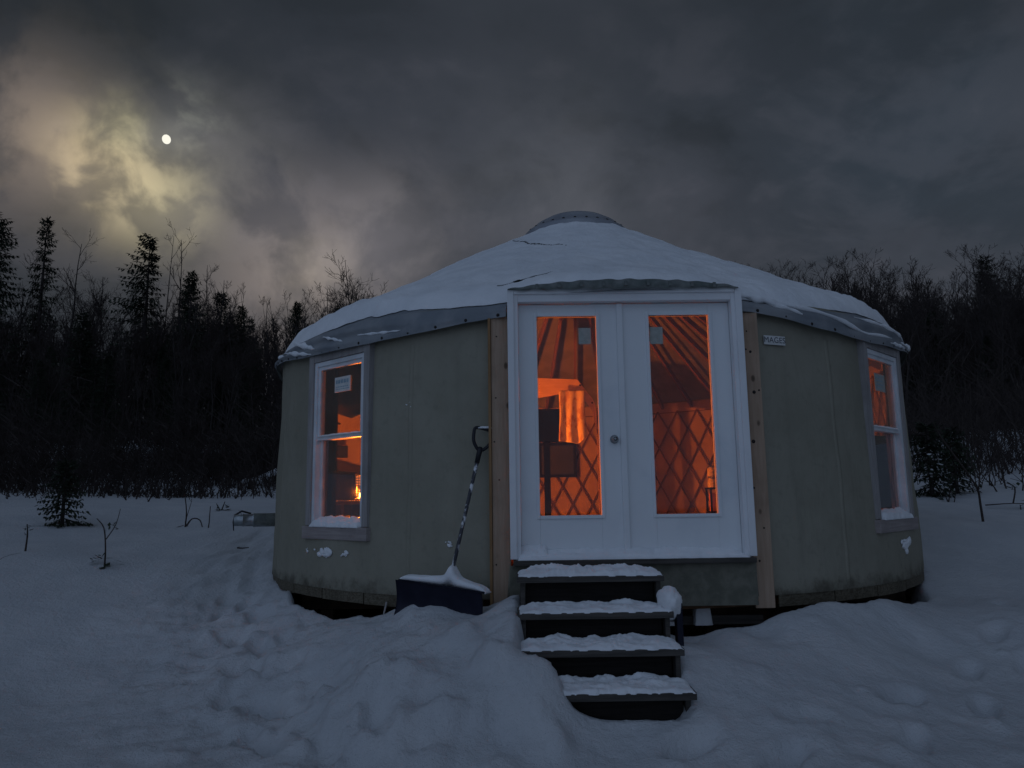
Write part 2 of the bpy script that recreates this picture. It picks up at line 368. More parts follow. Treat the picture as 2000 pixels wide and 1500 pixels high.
# ------------------------------------------------------------------ terrain
YC = np.array([0.8777, 9.4659]); YA = 0.0088
CTRL = np.array([
 [-3.05,4.66,-.72],[-1.42,4.3,-.62],[-.03,4.13,-.58],[1.29,4.08,-.58],[2.68,4.2,-.64],[-3.9,5.88,-.58],[3.41,5.25,-.52],[2.09,4.65,-.5],[-1.4,5.22,-.45],[-2.88,6.17,-.47],
 [-4.1,6.9,-.20],[-3.15,7.0,-.20],[-2.59,7.36,-.1],[-3.23,9.47,.29],[-6.19,15.83,.95],[-4.92,16.27,.98],[-7.04,12.1,.8],[-7.04,10.33,.64],[-5.01,8.07,.24],[-4.77,9.35,.32],[-4.99,10.91,.52],[-5.04,7.45,.1],
 [3.87,6.89,-.19],[4.14,6.38,-.2],[5.53,8.33,.13],[5.59,8.89,.31],[6.74,11.7,.66],[7.23,10.8,.5],[13.15,21.26,2.26],[14.17,20.6,2.31],[12.37,21.72,2.13],[-12.56,22.76,2.31],[-9.66,24.14,2.35],[-13.59,19.78,1.55],
 [3.01,5.88,-.3],[1.82,5.09,-.3],[1.83,5.50,-.22],[1.36,4.81,-.33],[-.54,5.17,-.12],[-.93,4.91,-.23],[-.32,4.49,-.42],[-.03,4.7,-.28],[-1.49,5.81,-.19],[-1.94,6.52,-.18],[1.05,4.38,-.50],[.55,4.44,-.50],
 [-2.12,6.9,-.11],[-1.77,6.53,-.2],[-1.45,6.27,-.16],[-1.16,6.08,-.13],[-.92,5.95,-.05],[-.52,5.77,.02],[-.23,5.67,-.04],[-.06,5.63,.08],[1.24,5.53,-.24],[1.61,5.58,-.17],[1.77,5.62,-.22],[1.98,5.67,-.13],[2.52,5.87,-.10],[3.01,6.14,-.09],[3.4,6.43,-.15],
 [-.05,5.2,0.02],[-.1,5.0,-.10],[1.2,5.0,-.22],[1.15,5.25,-.17],
 [-45,45,5],[-20,60,6],[0,60,6],[25,60,6],[50,45,5.5],[-40,10,2],[45,10,2],[0,32,2.6],[-20,-20,-1.4],[20,-20,-1.4],[0,-3,-.9],[-3,0,-.85],[3,0,-.8],[0,2,-.75],[-8,3,-.6],[8,3,-.5],[5.2,13,.75],[-3.6,13,.7],[0.8,15,.8],[-14,12,1.2],[14,12,1.1],
 [-20,34,3.6],[20,34,3.8],[-10,34,3.4],[12,34,3.6]], float)
def _tps_fit(P, lam=2e-3):
    n = len(P); d = np.hypot(P[:, None, 0]-P[None, :, 0], P[:, None, 1]-P[None, :, 1])
    K = np.where(d > 0, d*d*np.log(d+1e-12), 0) + lam*np.eye(n)
    Q = np.c_[np.ones(n), P[:, :2]]
    A = np.block([[K, Q], [Q.T, np.zeros((3, 3))]])
    return np.linalg.solve(A, np.r_[P[:, 2], 0, 0, 0])
_W = _tps_fit(CTRL)
FOOT = []
def _walk(pts, step=0.30, spread=0.11, seed=1):
    r = np.random.default_rng(seed); side = 1
    for a, b in zip(pts[:-1], pts[1:]):
        a = np.array(a); b = np.array(b); L = np.hypot(*(b-a)); n = max(1, int(L/step)); t = (b-a)/L; nn = np.array([-t[1], t[0]])
        for i in range(n):
            p = a+(b-a)*(i+r.uniform(-.2, .2))/n + nn*side*spread*r.uniform(.5, 1.6); side = -side
            FOOT.append((p[0], p[1], math.atan2(t[1], t[0])+r.uniform(-.4, .4), r.uniform(.035, .085)))
PATHB = [(-.2, 1.6), (-.75, 3.4), (-1.35, 4.7), (-2.2, 6.2), (-3.0, 8.2), (-3.5, 10.5)]
_walk([(.1, 1.8), (.4, 3.2), (.62, 4.35)], seed=2); _walk([(.5, 2.4), (.75, 4.3)], seed=5)
_walk(PATHB, seed=3); _walk([(-.9, 3.2), (-1.6, 4.9), (-2.5, 6.4)], seed=8); _walk([(-.3, 3.6), (-.9, 4.5), (-1.9, 5.9), (-2.7, 7.4)], seed=12)
_walk([(.9, 4.2), (2.2, 4.6), (3.6, 5.6), (5.0, 7.5)], step=.42, seed=9)
def base_z(x, y):
    x = np.asarray(x, float); y = np.asarray(y, float); sh = x.shape
    X = np.clip(x.ravel(), -55, 55); Y = np.clip(y.ravel(), -30, 65); out = np.empty_like(X)
    for s in range(0, len(X), 20000):
        a = X[s:s+20000]; b = Y[s:s+20000]
        d2 = (a[:, None]-CTRL[None, :, 0])**2 + (b[:, None]-CTRL[None, :, 1])**2
        out[s:s+20000] = (0.5*d2*np.log(d2+1e-12)) @ _W[:-3] + _W[-3] + _W[-2]*a + _W[-1]*b
    return out.reshape(sh)
def segdist(x, y, pts):
    best = np.full(np.shape(x), 1e9)
    for a, b in zip(pts[:-1], pts[1:]):
        ax, ay = a; bx, by = b; L2 = (bx-ax)**2+(by-ay)**2
        t = np.clip(((x-ax)*(bx-ax)+(y-ay)*(by-ay))/L2, 0, 1)
        best = np.minimum(best, np.hypot(x-ax-t*(bx-ax), y-ay-t*(by-ay)))
    return best
CLODS = []
_r = np.random.default_rng(21)
for _ in range(60):
    cx, cy = _r.normal(-.45, .45), _r.normal(4.75, .38)
    CLODS.append((cx, cy, _r.uniform(.05, .14), _r.uniform(.012, .045)))
for _ in range(50):
    t = _r.uniform(0, 1); cx = -.9-1.6*t+_r.normal(0, .45); cy = 4.0+3.0*t+_r.normal(0, .35)
    CLODS.append((cx, cy, _r.uniform(.03, .10), _r.uniform(.01, .045)))
for _ in range(25):
    CLODS.append((_r.uniform(1.2, 4.2), _r.uniform(4.0, 6.0), _r.uniform(.04, .12), _r.uniform(.008, .03)))
def ground_z(x, y, fine=True):
    x = np.asarray(x, float); y = np.asarray(y, float)
    z = base_z(x, y)
    dist = np.hypot(x, y)
    near = 1 - sstep(14, 26, dist)
    z = z + near*(0.035*fbm(x*0.9, y*0.9, 3) + 0.010*fbm(x*3.1+5, y*3.1, 3)) + (1-near)*0.25*fbm(x*.12, y*.12, 3)
    if fine:
        pb = segdist(x, y, PATHB)
        w = np.exp(-(pb/0.42)**2)
        z = z - 0.08*w*near
        tramp = near*np.clip(1.15*np.exp(-(pb/0.95)**2) + 0.8*np.exp(-((x+.5)/.8)**2-((y-4.7)/.6)**2) + .45*np.exp(-((x-1.6)/1.6)**2-((y-4.6)/.8)**2), 0, 1)
        z = z + tramp*(0.050*fbm(x*2.6, y*2.6, 3) + 0.030*fbm(x*7+3, y*7, 4, .6)) + tramp*.024*np.abs(fbm(x*12+1, y*12, 3)) + near*.006*fbm(x*9, y*9, 3, .6)
        for fx, fy, a, dp in FOOT:
            m = (np.abs(x-fx) < .5) & (np.abs(y-fy) < .5)
            if not m.any(): continue
            dx = x[m]-fx; dy = y[m]-fy; u = (dx*math.cos(a)+dy*math.sin(a))/.16; v = (-dx*math.sin(a)+dy*math.cos(a))/.075
            q = u*u+v*v
            z[m] += -dp*np.exp(-q**2.4) + .010*np.exp(-(np.sqrt(q)-1.5)**2/.14)
        for cx, cy, s, h in CLODS:
            m = (np.abs(x-cx) < 3*s) & (np.abs(y-cy) < 3*s)
            if not m.any(): continue
            q = ((x[m]-cx)**2+(y[m]-cy)**2)/(s*s)
            z[m] += h*np.exp(-q**1.5)
        # under the floor the snow stops short
        r = np.hypot(x-YC[0], y-YC[1])
        tha = np.abs(np.arctan2(x-YC[0], -(y-YC[1])))
        rp = 3.64 - .16*sstep(.85, 1.05, tha)
        k = 1 - sstep(0, .18, r - rp + 0.05*fbm(x*2.2, y*2.2, 2))
        z = z*(1-k) + (-0.58)*k
        # dug-out footprint of the stair
        left = 0.03 + 0.27*(1-sstep(4.56, 4.78, y)) + 0.05*fbm(y*6, x*0+2, 2)
        e = 0.07
        z = z + .22*np.exp(-((x-.10)/.22)**2-((y-4.58)/.19)**2) + .10*np.exp(-((x+.02)/.13)**2-((y-4.95)/.2)**2)
        box = sstep(left-e*.3, left+e, x)*(1-sstep(1.0-e, 1.05, x))*sstep(4.50, 4.56, y)
        z = z*(1-box) + np.minimum(z, -0.50)*box
    return z
def gz(x, y): return float(ground_z(np.array([x]), np.array([y]), fine=False)[0])

def axis_lines(fine0, fine1, h, lo, hi):
    a = list(np.arange(fine0, fine1+1e-6, h)); s = h; v = fine1
    while v < hi: s = min(s*1.12, 12); v += s; a.append(v)
    s = h; v = fine0; b = []
    while v > lo: s = min(s*1.12, 12); v -= s; b.append(v)
    return np.array(b[::-1]+a)
gx = axis_lines(-3.6, 4.2, 0.03, -420, 420); gy = axis_lines(3.4, 6.9, 0.028, -120, 700)
GX, GY = np.meshgrid(gx, gy, indexing='ij')
GZ = ground_z(GX, GY)
me = bpy.data.meshes.new('ground')
nx, ny = GX.shape
vv = np.stack([GX, GY, GZ], -1).reshape(-1, 3)
ii = np.arange(nx*ny).reshape(nx, ny)
ff = np.stack([ii[:-1, :-1], ii[1:, :-1], ii[1:, 1:], ii[:-1, 1:]], -1).reshape(-1, 4)
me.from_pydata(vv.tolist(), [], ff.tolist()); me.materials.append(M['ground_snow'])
me.polygons.foreach_set('use_smooth', [True]*len(me.polygons))
tag(link('ground', me), 'trampled blue white snow covering the whole ground', 'snow', kind='structure')

# ------------------------------------------------------------------ moon
_md = Vector(MOON_DIR).normalized()
bm = bmesh.new(); bmesh.ops.create_uvsphere(bm, u_segments=32, v_segments=16, radius=11.5)
o = bm_obj('moon', bm, M['moon'], None, (_md*2150) + Vector((0, 0, CZ)), None, True)
o.scale = (0.86, 1.0, 1.0)
tag(o, 'small bright moon shining through the clouds at upper left', 'moon')

# ------------------------------------------------------------------ the yurt
yurt = empty('yurt', (YC[0], YC[1], 0), YA)
tag(yurt, 'round olive canvas yurt with snowy roof and white double doors', 'yurt')
RT, RB = 3.655, 3.705
def RW(z): return RB + (RT-RB)*np.clip(np.asarray(z, float)/2.25, -0.2, 1.2)
W_TH = (-0.747, 0.777)       # window azimuths
def polar(r, th, z): return (r*math.sin(th), -r*math.cos(th), z)

HEM = np.array([[-3.2, 2.2], [-1.5, 2.26], [-1.28, 2.31], [-1.05, 2.24], [-.9, 2.18], [-.75, 2.165], [-.62, 2.165], [-.44, 2.20], [-.3, 2.245], [-.26, 2.255], [.26, 2.28], [.29, 2.275], [.38, 2.24], [.47, 2.19], [.59, 2.157], [.67, 2.145], [.89, 2.18], [1.07, 2.25], [1.3, 2.22], [3.2, 2.2]])
def hem_z(th): return np.interp(th, HEM[:, 0], HEM[:, 1])
def eave_z(th):
    th = np.asarray(th, float)
    return 2.425 + 0.065*np.exp(-(np.abs(th)/0.235)**6) + 0.012*np.sin(th*9+1)
SL = 0.557
def roof_z(r, th):
    return eave_z(th)*sstep(2.6, 3.6, r) + 2.43*(1-sstep(2.6, 3.6, r)) + (3.68-r)*SL - 0.05*np.exp(-((3.68-r)/.12)**2)

# canvas wall with openings, outer skin and inner liner
def wall_wob(T, Z):
    T = np.asarray(T, float); Z = np.asarray(Z, float); calm = sstep(.26, .34, np.abs(T))
    for t in W_TH: calm = calm*sstep(0.12, 0.22, np.abs(T-t))
    droop = .10*np.abs(perlin(T*9+Z*1.6, Z*.8-T*2.0)) - .10*np.abs(perlin(T*7-Z*1.9+4, Z*.7+T*1.5))
    return .020*calm*(fbm(T*5+Z*.7, Z*1.3-T*1.1, 3)*.8 + .35*fbm(T*16+Z*2.2, Z*.9, 2) + droop*3)
def wall_shell(name, off, mat, zlo, zhi, wob):
    doorh = 0.945/3.66; wh = 0.405/3.66
    cuts = [-doorh, doorh] + [t+s*wh for t in W_TH for s in (-1, 1)]
    th = np.unique(np.round(np.r_[np.arange(-math.pi, math.pi, 0.012), cuts], 6))
    zc = np.unique(np.round(np.r_[np.arange(zlo, zhi, 0.045), zhi, 0.545, 2.135], 5))
    T, Z = np.meshgrid(th, zc, indexing='ij')
    R = RW(Z) + off + (wall_wob(T, Z) if wob else 0)
    V = np.stack([R*np.sin(T), -R*np.cos(T), Z], -1).reshape(-1, 3)
    nz = len(zc)
    def skip(i, j):
        tm = th[i]+.5*((th[(i+1) % len(th)]-th[i]) % (2*math.pi)); zm = (zc[j]+zc[j+1])/2
        if abs(tm) < doorh: return True
        return any(abs(tm-t) < wh for t in W_TH) and 0.545 < zm < 2.135
    return link(name, mesh(name, V, grid_faces(len(th), nz, True, skip), mat, True), yurt)
wall_shell('canvas_wall', 0.0, M['canvas'], 0.035, 2.40, 0.020)
for th0 in (-1.12, -.50, .52, 1.02, -1.75, 1.65):
    V = []
    for i in range(26):
        z = .06 + (2.12-.06)*i/25
        for dt in (-.0065, -.0055, .0055, .0065): V.append(polar(float(RW(z)) + float(wall_wob(th0+dt, z)) + (.0035 if abs(dt) < .006 else -.003), th0+dt, z))
    link('canvas_seam', mesh('canvas_seam', V, grid_faces(26, 4), M['canvas'], True), yurt)
wall_shell('wall_liner', -0.055, M['liner'], 0.30, 2.36, 0.0)

# rim board below the canvas, made of bent boards
bm = None
for i in range(40):
    t0 = -math.pi + i*2*math.pi/40; t1 = t0 + 2*math.pi/40 - 0.004
    if -0.262 < (t0+t1)/2 < 0.262 : continue
    v = []
    for t in (t0, (t0+t1)/2, t1):
        for r, z in ((3.685, -0.055), (3.70, -0.055), (3.70, 0.05), (3.685, 0.05)): v.append(polar(r, t, z + 0.004*math.sin(i*2.3)))
    f = []
    for s in (0, 4):
        for a in range(4): f.append((s+a, s+(a+1) % 4, s+4+(a+1) % 4, s+4+a))
    f += [(0, 1, 2, 3), (11, 10, 9, 8)]
    link('rim_board', mesh('rim_board', v, f, M['rim']), yurt)

# floor, roof, valance, crown ring, rafters, lattice
lathe('floor', [(0.001, 0.33), (3.60, 0.33), (3.62, 0.26), (3.62, -0.05), (0.001, -0.05)], M['floor'], yurt, 96)
th = np.linspace(-math.pi, math.pi, 361); rr = np.r_[np.linspace(0.62, 3.4, 30), np.linspace(3.43, 3.70, 14)]
T, Rr = np.meshgrid(th[:-1], rr, indexing='ij')
Zr = roof_z(Rr, T) + 0.006*fbm(T*10, Rr*2, 2)
V = np.stack([Rr*np.sin(T), -Rr*np.cos(T), Zr], -1).reshape(-1, 3)
link('roof_cover', mesh('roof_cover', V, grid_faces(360, len(rr), True), M['roof'], True), yurt)
def valance_r(th, t):
    th = np.asarray(th, float); t = np.asarray(t, float)
    bulge = 3.70 + 0.035*np.sin(np.clip(t*1.5, 0, 1)*math.pi/2)
    side = sstep(.38, .75, np.abs(th))
    fold = side*0.020*np.sin((t*4.2 + th*2.2*np.sign(th))*2.6+1) * np.sin(np.clip(t, 0, 1)*math.pi)
    return bulge + fold + 0.010*fbm(th*12, t*2.2, 3)*np.sin(np.clip(t, 0, 1)*math.pi*.9+.15) + 0.012*fbm(th*5+t*3, t*1.5-th*4, 2)*t
def valance_pt(th, t):
    ze = eave_z(th) - 0.05; zh = hem_z(th) + 0.004*fbm(th*20, th*0+.5, 2)
    return valance_r(th, t), ze + (zh-ze)*t
tv = np.unique(np.r_[np.arange(-math.pi, -0.257, 0.012), -0.257, 0.257, np.arange(0.269, math.pi, 0.012)])
tt = np.linspace(0, 1, 16)
T, S = np.meshgrid(tv, tt, indexing='ij'); Rv, Zv = valance_pt(T, S)
V = np.stack([Rv*np.sin(T), -Rv*np.cos(T), Zv], -1).reshape(-1, 3)
link('eave_valance', mesh('eave_valance', V, grid_faces(len(tv), 16, False, lambda i, j: abs((tv[i]+tv[i+1])/2) < .257), M['roof'], True), yurt)
# dark cord and grommets under the hem
for th0 in list(np.arange(-1.25, -0.27, 0.075)) + list(np.arange(0.30, 1.1, 0.075)):
    r, z = valance_pt(np.array([th0]), np.array([1.0])); lathe('grommet', [(0.001, .004), (.011, .003), (.014, 0), (.014, -.004)], M['nail'], yurt, 8, polar(float(r[0])+.001, th0, float(z[0])+.022), (math.pi/2, 0, th0))
# gathered canvas strip over the door head
xa = np.linspace(-0.935, 0.915, 90); nt = 8
V = []
for x in xa:
    q = 1-(x/0.95)**2
    for j in range(nt):
        t = j/(nt-1)
        z = 2.452 + (0.008 + 0.074*max(q, 0)**0.8)*(1-t) + .004*math.sin(x*33)
        y = -3.672 - 0.022*q - 0.022*math.sin(t*math.pi*.75) - .006*math.sin(x*47+t*3)
        V.append((x, y, z))
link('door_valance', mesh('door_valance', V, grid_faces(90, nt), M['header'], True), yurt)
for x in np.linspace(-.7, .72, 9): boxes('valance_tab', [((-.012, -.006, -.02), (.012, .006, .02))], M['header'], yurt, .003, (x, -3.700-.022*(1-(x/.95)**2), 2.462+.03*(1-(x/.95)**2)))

dome = lathe('crown_dome', [(0.70, 4.10), (0.70, 4.20), (0.66, 4.24), (0.62, 4.25), (0.55, 4.335), (0.42, 4.415), (0.25, 4.475), (0.08, 4.50), (0.001, 4.502)], M['dome'], yurt, 56)
for k in range(14):
    a = -1.45 + k*2.9/13
    lathe('dome_screw', [(0.001, .014), (.016, .010), (.020, 0)], M['nail'], dome, 8, polar(0.645, a, 4.243), (math.radians(50), 0, a))
lathe('crown_ring', [(0.58, 3.98), (0.66, 3.98), (0.66, 4.12), (0.58, 4.12), (0.58, 3.98)], M['rafter'], yurt, 48)
NRAF = 44
v = []
for s, (r, z) in ((0, (3.58, 2.30)), (1, (0.60, 4.03))):
    for dx, dz in ((-.019, -.045), (.019, -.045), (.019, .045), (-.019, .045)): v.append((dx, -r, z+dz))
raf = mesh('rafter', v, [(0, 1, 2, 3), (7, 6, 5, 4), (0, 4, 5, 1), (1, 5, 6, 2), (2, 6, 7, 3), (3, 7, 4, 0)], M['rafter'])
for k in range(NRAF): link('rafter', raf, yurt, None, (0, 0, (k+.5)*2*math.pi/NRAF))
lattice = link('lattice', mesh('lattice', *tube_arrays([polar(3.545, t, 2.19) for t in np.linspace(.33, 2*math.pi-.33, 90)], [.006]*90, 5), M['slat'], True), yurt)
for sgn, r in ((1, 3.560), (-1, 3.578)):
    v = []; n = 8; span = 0.285*sgn
    for i in range(n+1):
        t = i/n; a = t*span - span/2; z = 0.36 + 1.86*t
        for dr in (0, .010):
            for dz in (-.020, .020):
                v.append(polar(r+dr, a + (dz*0.62/3.56)*-sgn, z + dz*.2))
    f = []
    for i in range(n):
        a = i*4; b = a+4
        for p, q in ((0, 1), (1, 3), (3, 2), (2, 0)): f.append((a+p, a+q, b+q, b+p))
    f += [(0, 2, 3, 1), (n*4, n*4+1, n*4+3, n*4+2)]
    sm = mesh('lattice_slat', v, f, M['slat'])
    NS = 66
    for k in range(NS):
        a = (k+.5)*2*math.pi/NS; aa = (a+math.pi) % (2*math.pi) - math.pi
        if abs(aa) < 0.43 or -2.15 < aa < -1.15 or any(abs(aa-t) < .26 for t in W_TH): continue
        link('lattice_slat', sm, lattice, None, (0, 0, a))

# door frame
FY = -3.655          # front plane of the frame (local y), frame stands proud of the canvas
X0, X1 = -0.90, 0.905
fr = boxes('door_frame', [((X0, FY, .338), (X0+.045, FY+.16, 2.445)), ((X1-.045, FY, .338), (X1, FY+.16, 2.445)), ((X0+.045, FY+.002, 2.365), (X1-.045, FY+.16, 2.443))], M['frame'], yurt, .006)
boxes('brickmould', [((X0-.040, FY-.018, .345), (X0+.012, FY+.02, 2.47)), ((X1-.012, FY-.018, .345), (X1+.040, FY+.02, 2.47)), ((X0+.0125, FY-.016, 2.425), (X1-.0125, FY+.02, 2.468))], M['frame'], fr, .006)
boxes('threshold', [((X0-.02, FY-.06, .300), (X1+.02, FY+.16, .338))], M['wetwood'], fr, .004)
# door leaves
def leaf(xa, xb, gxa, gxb, knob):
    y0, y1 = FY+.075, FY+.12; za, zb = .350, 2.358; ga, gb = .668, 2.258
    l = boxes('door_leaf', [((xa, y0, za), (gxa, y1, zb)), ((gxb, y0, za), (xb, y1, zb)), ((gxa+.0005, y0+.0008, za), (gxb-.0005, y1-.0008, ga)), ((gxa+.0005, y0+.0008, gb), (gxb-.0005, y1-.0008, zb))], M['door'], yurt, .0015)
    w = .026
    boxes('glazing_bead', [((gxa-w, y0-.012, ga-w), (gxa, y0+.03, gb+w)), ((gxb, y0-.012, ga-w), (gxb+w, y0+.03, gb+w)), ((gxa, y0-.011, ga-w), (gxb, y0+.03, ga)), ((gxa, y0-.011, gb), (gxb, y0+.03, gb+w))], M['door'], l, .005)
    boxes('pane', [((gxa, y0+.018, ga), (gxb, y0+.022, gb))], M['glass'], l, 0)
    return l, y0
l1, ly = leaf(X0+.048, -.055, -.703, -.222, True)
tag(l1, 'left door leaf with the steel knob')
l2, ly = leaf(-.008, X1-.048, .205, .690, False)
boxes('astragal', [((-.056, FY+.050, .352), (-.010, FY+.12, 2.356))], M['door'], l1, .006)
kn = lathe('knob', [(0.001, .062), (.016, .060), (.026, .050), (.028, .040), (.022, .030), (.012, .024), (.012, .008), (.034, .006), (.034, 0)], M['steel'], l1, 24, (-.105, ly-.0005, 1.256), (math.pi/2, 0, 0))
lathe('keyhole_ring', [(.010, .0625), (.013, .064), (.016, .0625)], M['nail'], l1, 16, (-.105, ly-.0005, 1.256), (math.pi/2, 0, 0))
boxes('sticker', [((-.365, ly+.0152, 2.03), (-.265, ly+.0172, 2.165))], M['greypaper'], l1, 0)
boxes('sticker', [((.215, ly+.0152, 2.025), (.320, ly+.0172, 2.165))], M['greypaper'], l2, 0)
# posts beside the door
def nail(parent, x, y, z, r=.009): lathe('nail_hole', [(0.001, .002), (r, .0015), (r*1.1, 0)], M['nail'], parent, 10, (x, y, z), (math.pi/2, 0, 0))
pl = boxes('door_post', [((-1.075, -3.575, -.06), (-.935, -3.535, 2.262))], M['pine'], yurt, .006)
boxes('edge_strip', [((-1.100, -3.59, -.05), (-1.078, -3.50, 2.25))], M['pine_edge'], pl, .004)
for z, x in ((1.60, -1.04), (.95, -1.02), (.30, -1.05), (2.10, -1.03), (1.25, -1.055)): nail(pl, x, -3.5755, z, .006)
pr = boxes('door_post', [((.942, -3.575, -.055), (1.092, -3.535, 2.275))], M['pine'], yurt, .006)
for z, x, r in ((1.62, 1.03, .013), (1.63, .97, .007), (1.635, 1.07, .007), (1.225, 1.0, .014), (1.97, .985, .007), (1.95, 1.02, .010), (.86, .98, .009), (.55, 1.04, .007), (.30, .99, .008), (2.12, 1.0, .006)): nail(pr, x, -3.5755, z, r)
boxes('apron_board', [((-.945, -3.650, -.02), (.94, -3.625, .295))], M['apron'], yurt, .003)

# windows
def window(th0, jd):
    r = 3.668
    w = empty('window', polar(r, th0, 0), th0); w.parent = yurt
    T = .018                                     # trim thickness outward (-y)
    hw = .475; iw = .395
    boxes('trim_board', [((-hw, -T, .58), (-iw, .05, 2.185))], M['trim'], w, .004)
    boxes('trim_board', [((iw, -T, .58), (hw, .05, 2.185))], M['trim'], w, .004)
    boxes('trim_board', [((-iw+.001, -T+.002, 2.11), (iw-.001, .05, 2.183))], M['trim'], w, .004)
    boxes('sill_board', [((-hw-.02, -T-.020, .462), (hw+.02, .05, .575))], M['sillwood'], w, .005)
    f = .042
    boxes('frame', [((-iw, -.004, .578), (-iw+f, .09, 2.108)), ((iw-f, -.004, .578), (iw, .09, 2.108)), ((-iw+f, -.003, 2.108-f), (iw-f, .09, 2.107)), ((-iw+f, -.003, .579), (iw-f, .09, .579+f))], M['vinyl'], w, .004)
    g = .036; a = iw-f
    def sash(y, z0, z1):
        boxes('sash', [((-a, y, z0), (-a+g, y+.035, z1)), ((a-g, y, z0), (a, y+.035, z1)), ((-a+g, y+.001, z1-g), (a-g, y+.034, z1)), ((-a+g, y+.001, z0), (a-g, y+.034, z0+g))], M['vinyl'], w, .003)
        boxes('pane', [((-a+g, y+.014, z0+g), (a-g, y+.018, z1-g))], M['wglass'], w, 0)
    boxes('jamb_shade_board', [((-iw, .0915, .579), (-iw+.02, jd, 2.107)), ((iw-.02, .0915, .579), (iw, jd, 2.107)), ((-iw+.021, .092, 2.085), (iw-.021, jd, 2.106)), ((-iw+.021, .092, .580), (iw-.021, jd, .60))], M['cabinet'], w, .002)  # dark boards added over the jamb to hide the lamplit sash reveal
    if jd > .15: boxes('jamb_shade_board', [((-iw-.06, .201, .50), (-iw+.075, .215, 2.17)), ((iw-.075, .201, .50), (iw+.06, .215, 2.17))], M['cabinet'], w, .002)
    sash(.012, 1.365, 2.066)
    sash(.050, .621, 1.400)
    return w
wl = window(W_TH[0], .20); wr = window(W_TH[1], .115)
# stickers on the upper panes
stk = boxes('sticker', [((-.10, .022, 1.795), (.145, .0245, 1.935))], M['paper'], wl, 0)
for row, (zz, h) in enumerate(((1.875, .034), (1.838, .010), (1.818, .008))):
    x = -.08
    while x < .12:
        ww = random.Random(row*31+int(x*500)).uniform(.014, .036)
        boxes('sticker_print', [((x, .0205, zz), (min(x+ww, .13), .0215, zz+h))], M['blueink'], wl, 0); x += ww+.010
stk = boxes('sticker', [((-.16, .022, 1.74), (.10, .0245, 1.905))], M['greypaper'], wr, 0)
for row, zz in enumerate((1.865, 1.835, 1.80, 1.77)):
    boxes('sticker_print', [((-.14, .0205, zz), (.02+.02*row % .06, .0215, zz+.010))], M['blueink'], wr, 0)

# name plate on the right wall
def text_mesh(name, s, size, mat):
    cu = bpy.data.curves.new(name, 'FONT'); cu.body = s; cu.size = size; cu.align_x = 'CENTER'; cu.align_y = 'CENTER'; cu.extrude = 0.0006; cu.space_character = 1.05
    t = bpy.data.objects.new(name, cu); COL.objects.link(t)
    bpy.context.view_layer.update()
    me = bpy.data.meshes.new_from_object(t.evaluated_get(bpy.context.evaluated_depsgraph_get()))
    bpy.data.objects.remove(t); me.materials.append(mat); me.name = name; return me
sth = 0.352
sign = boxes('wall_sign', [((-.108, -.004, -.038), (.108, .002, .038))], M['paper'], None, .001)
_p = Vector(polar(float(RW(2.06))+.016, sth, 2.066)); sign.location = Matrix.Rotation(YA, 3, 'Z') @ _p + Vector((YC[0], YC[1], 0)); sign.rotation_euler = (0, 0, sth+YA)
tag(sign, 'small white paper sign with letters on the right canvas wall', 'sign')
link('lettering', text_mesh('lettering', 'MAGES', .068, M['ink']), sign, (0, -.0052, 0), (math.pi/2, 0, 0))
tag(sign.children[0], 'dark printed letters')

# ------------------------------------------------------------------ roof snow
Q = lambda p: (Matrix.Rotation(YA, 3, 'Z') @ Vector(p)) + Vector((YC[0], YC[1], 0))
def to_world(V):
    c, s = math.cos(YA), math.sin(YA); V = np.asarray(V, float); o = V.copy()
    o[..., 0] = c*V[..., 0]-s*V[..., 1]+YC[0]; o[..., 1] = s*V[..., 0]+c*V[..., 1]+YC[1]; return o
thf = np.unique(np.round(np.r_[np.linspace(-math.pi, -1.7, 60), np.linspace(-1.7, 1.7, 760), np.linspace(1.7, math.pi, 60)], 6))[:-1]
s = np.r_[np.linspace(0, .86, 90), np.linspace(.865, 1, 46)]
T, S = np.meshgrid(thf, s, indexing='ij')
edge = 3.675 + 0.025*fbm(T*7, T*0+3, 3) + .012*fbm(T*30, T*0+8, 2)
edge = edge - 0.10*np.exp(-((T+.62)/.22)**2)*(0.6+0.6*fbm(T*14, T*0+1, 2)) - .05*np.exp(-((T-.75)/.3)**2)
edge = edge - 0.03*np.exp(-(np.abs(T)/.235)**6)
r_in = 0.69
Rr = r_in + (edge-r_in)*S
gap = (edge-Rr)
thick = (0.062 + 0.040*fbm(Rr*np.sin(T)*1.1, Rr*np.cos(T)*1.1, 3) + 0.022*fbm(Rr*np.sin(T)*4, Rr*np.cos(T)*4, 4) + .045*sstep(3.0, 3.6, Rr)*sstep(.35, .9, np.abs(T)))
lump = sstep(2.7, 3.5, Rr)*sstep(.45, .9, np.abs(T))
thick = thick + lump*0.05*np.abs(fbm(T*8+Rr*2, Rr*4, 3))
prof = np.sqrt(np.clip(gap/0.11, 0, 1)) * np.sqrt(np.clip((Rr-r_in+.02)/.10, 0, 1))
Z = roof_z(Rr, T) + 0.012 + np.maximum(thick, .03)*prof
V = np.stack([Rr*np.sin(T), -Rr*np.cos(T), Z], -1).reshape(-1, 3)
CR = [([(-.62, 1.47), (-.33, 1.80), (-.15, 2.08)], .012), ([(-.30, 3.48), (-.24, 3.42), (-.165, 3.30)], .010)]
def crack(tm, rm):
    for pts, w in CR:
        a = [p[0] for p in pts]; b = [p[1] for p in pts]
        if a[0] < tm < a[-1]:
            f = (tm-a[0])/(a[-1]-a[0]); ww = w*(math.sin(f*math.pi)**.6)*(1+.5*math.sin(f*23)) + .004
            if abs(rm-np.interp(tm, a, b)-.012*math.sin(f*17)) < ww: return True
    return False
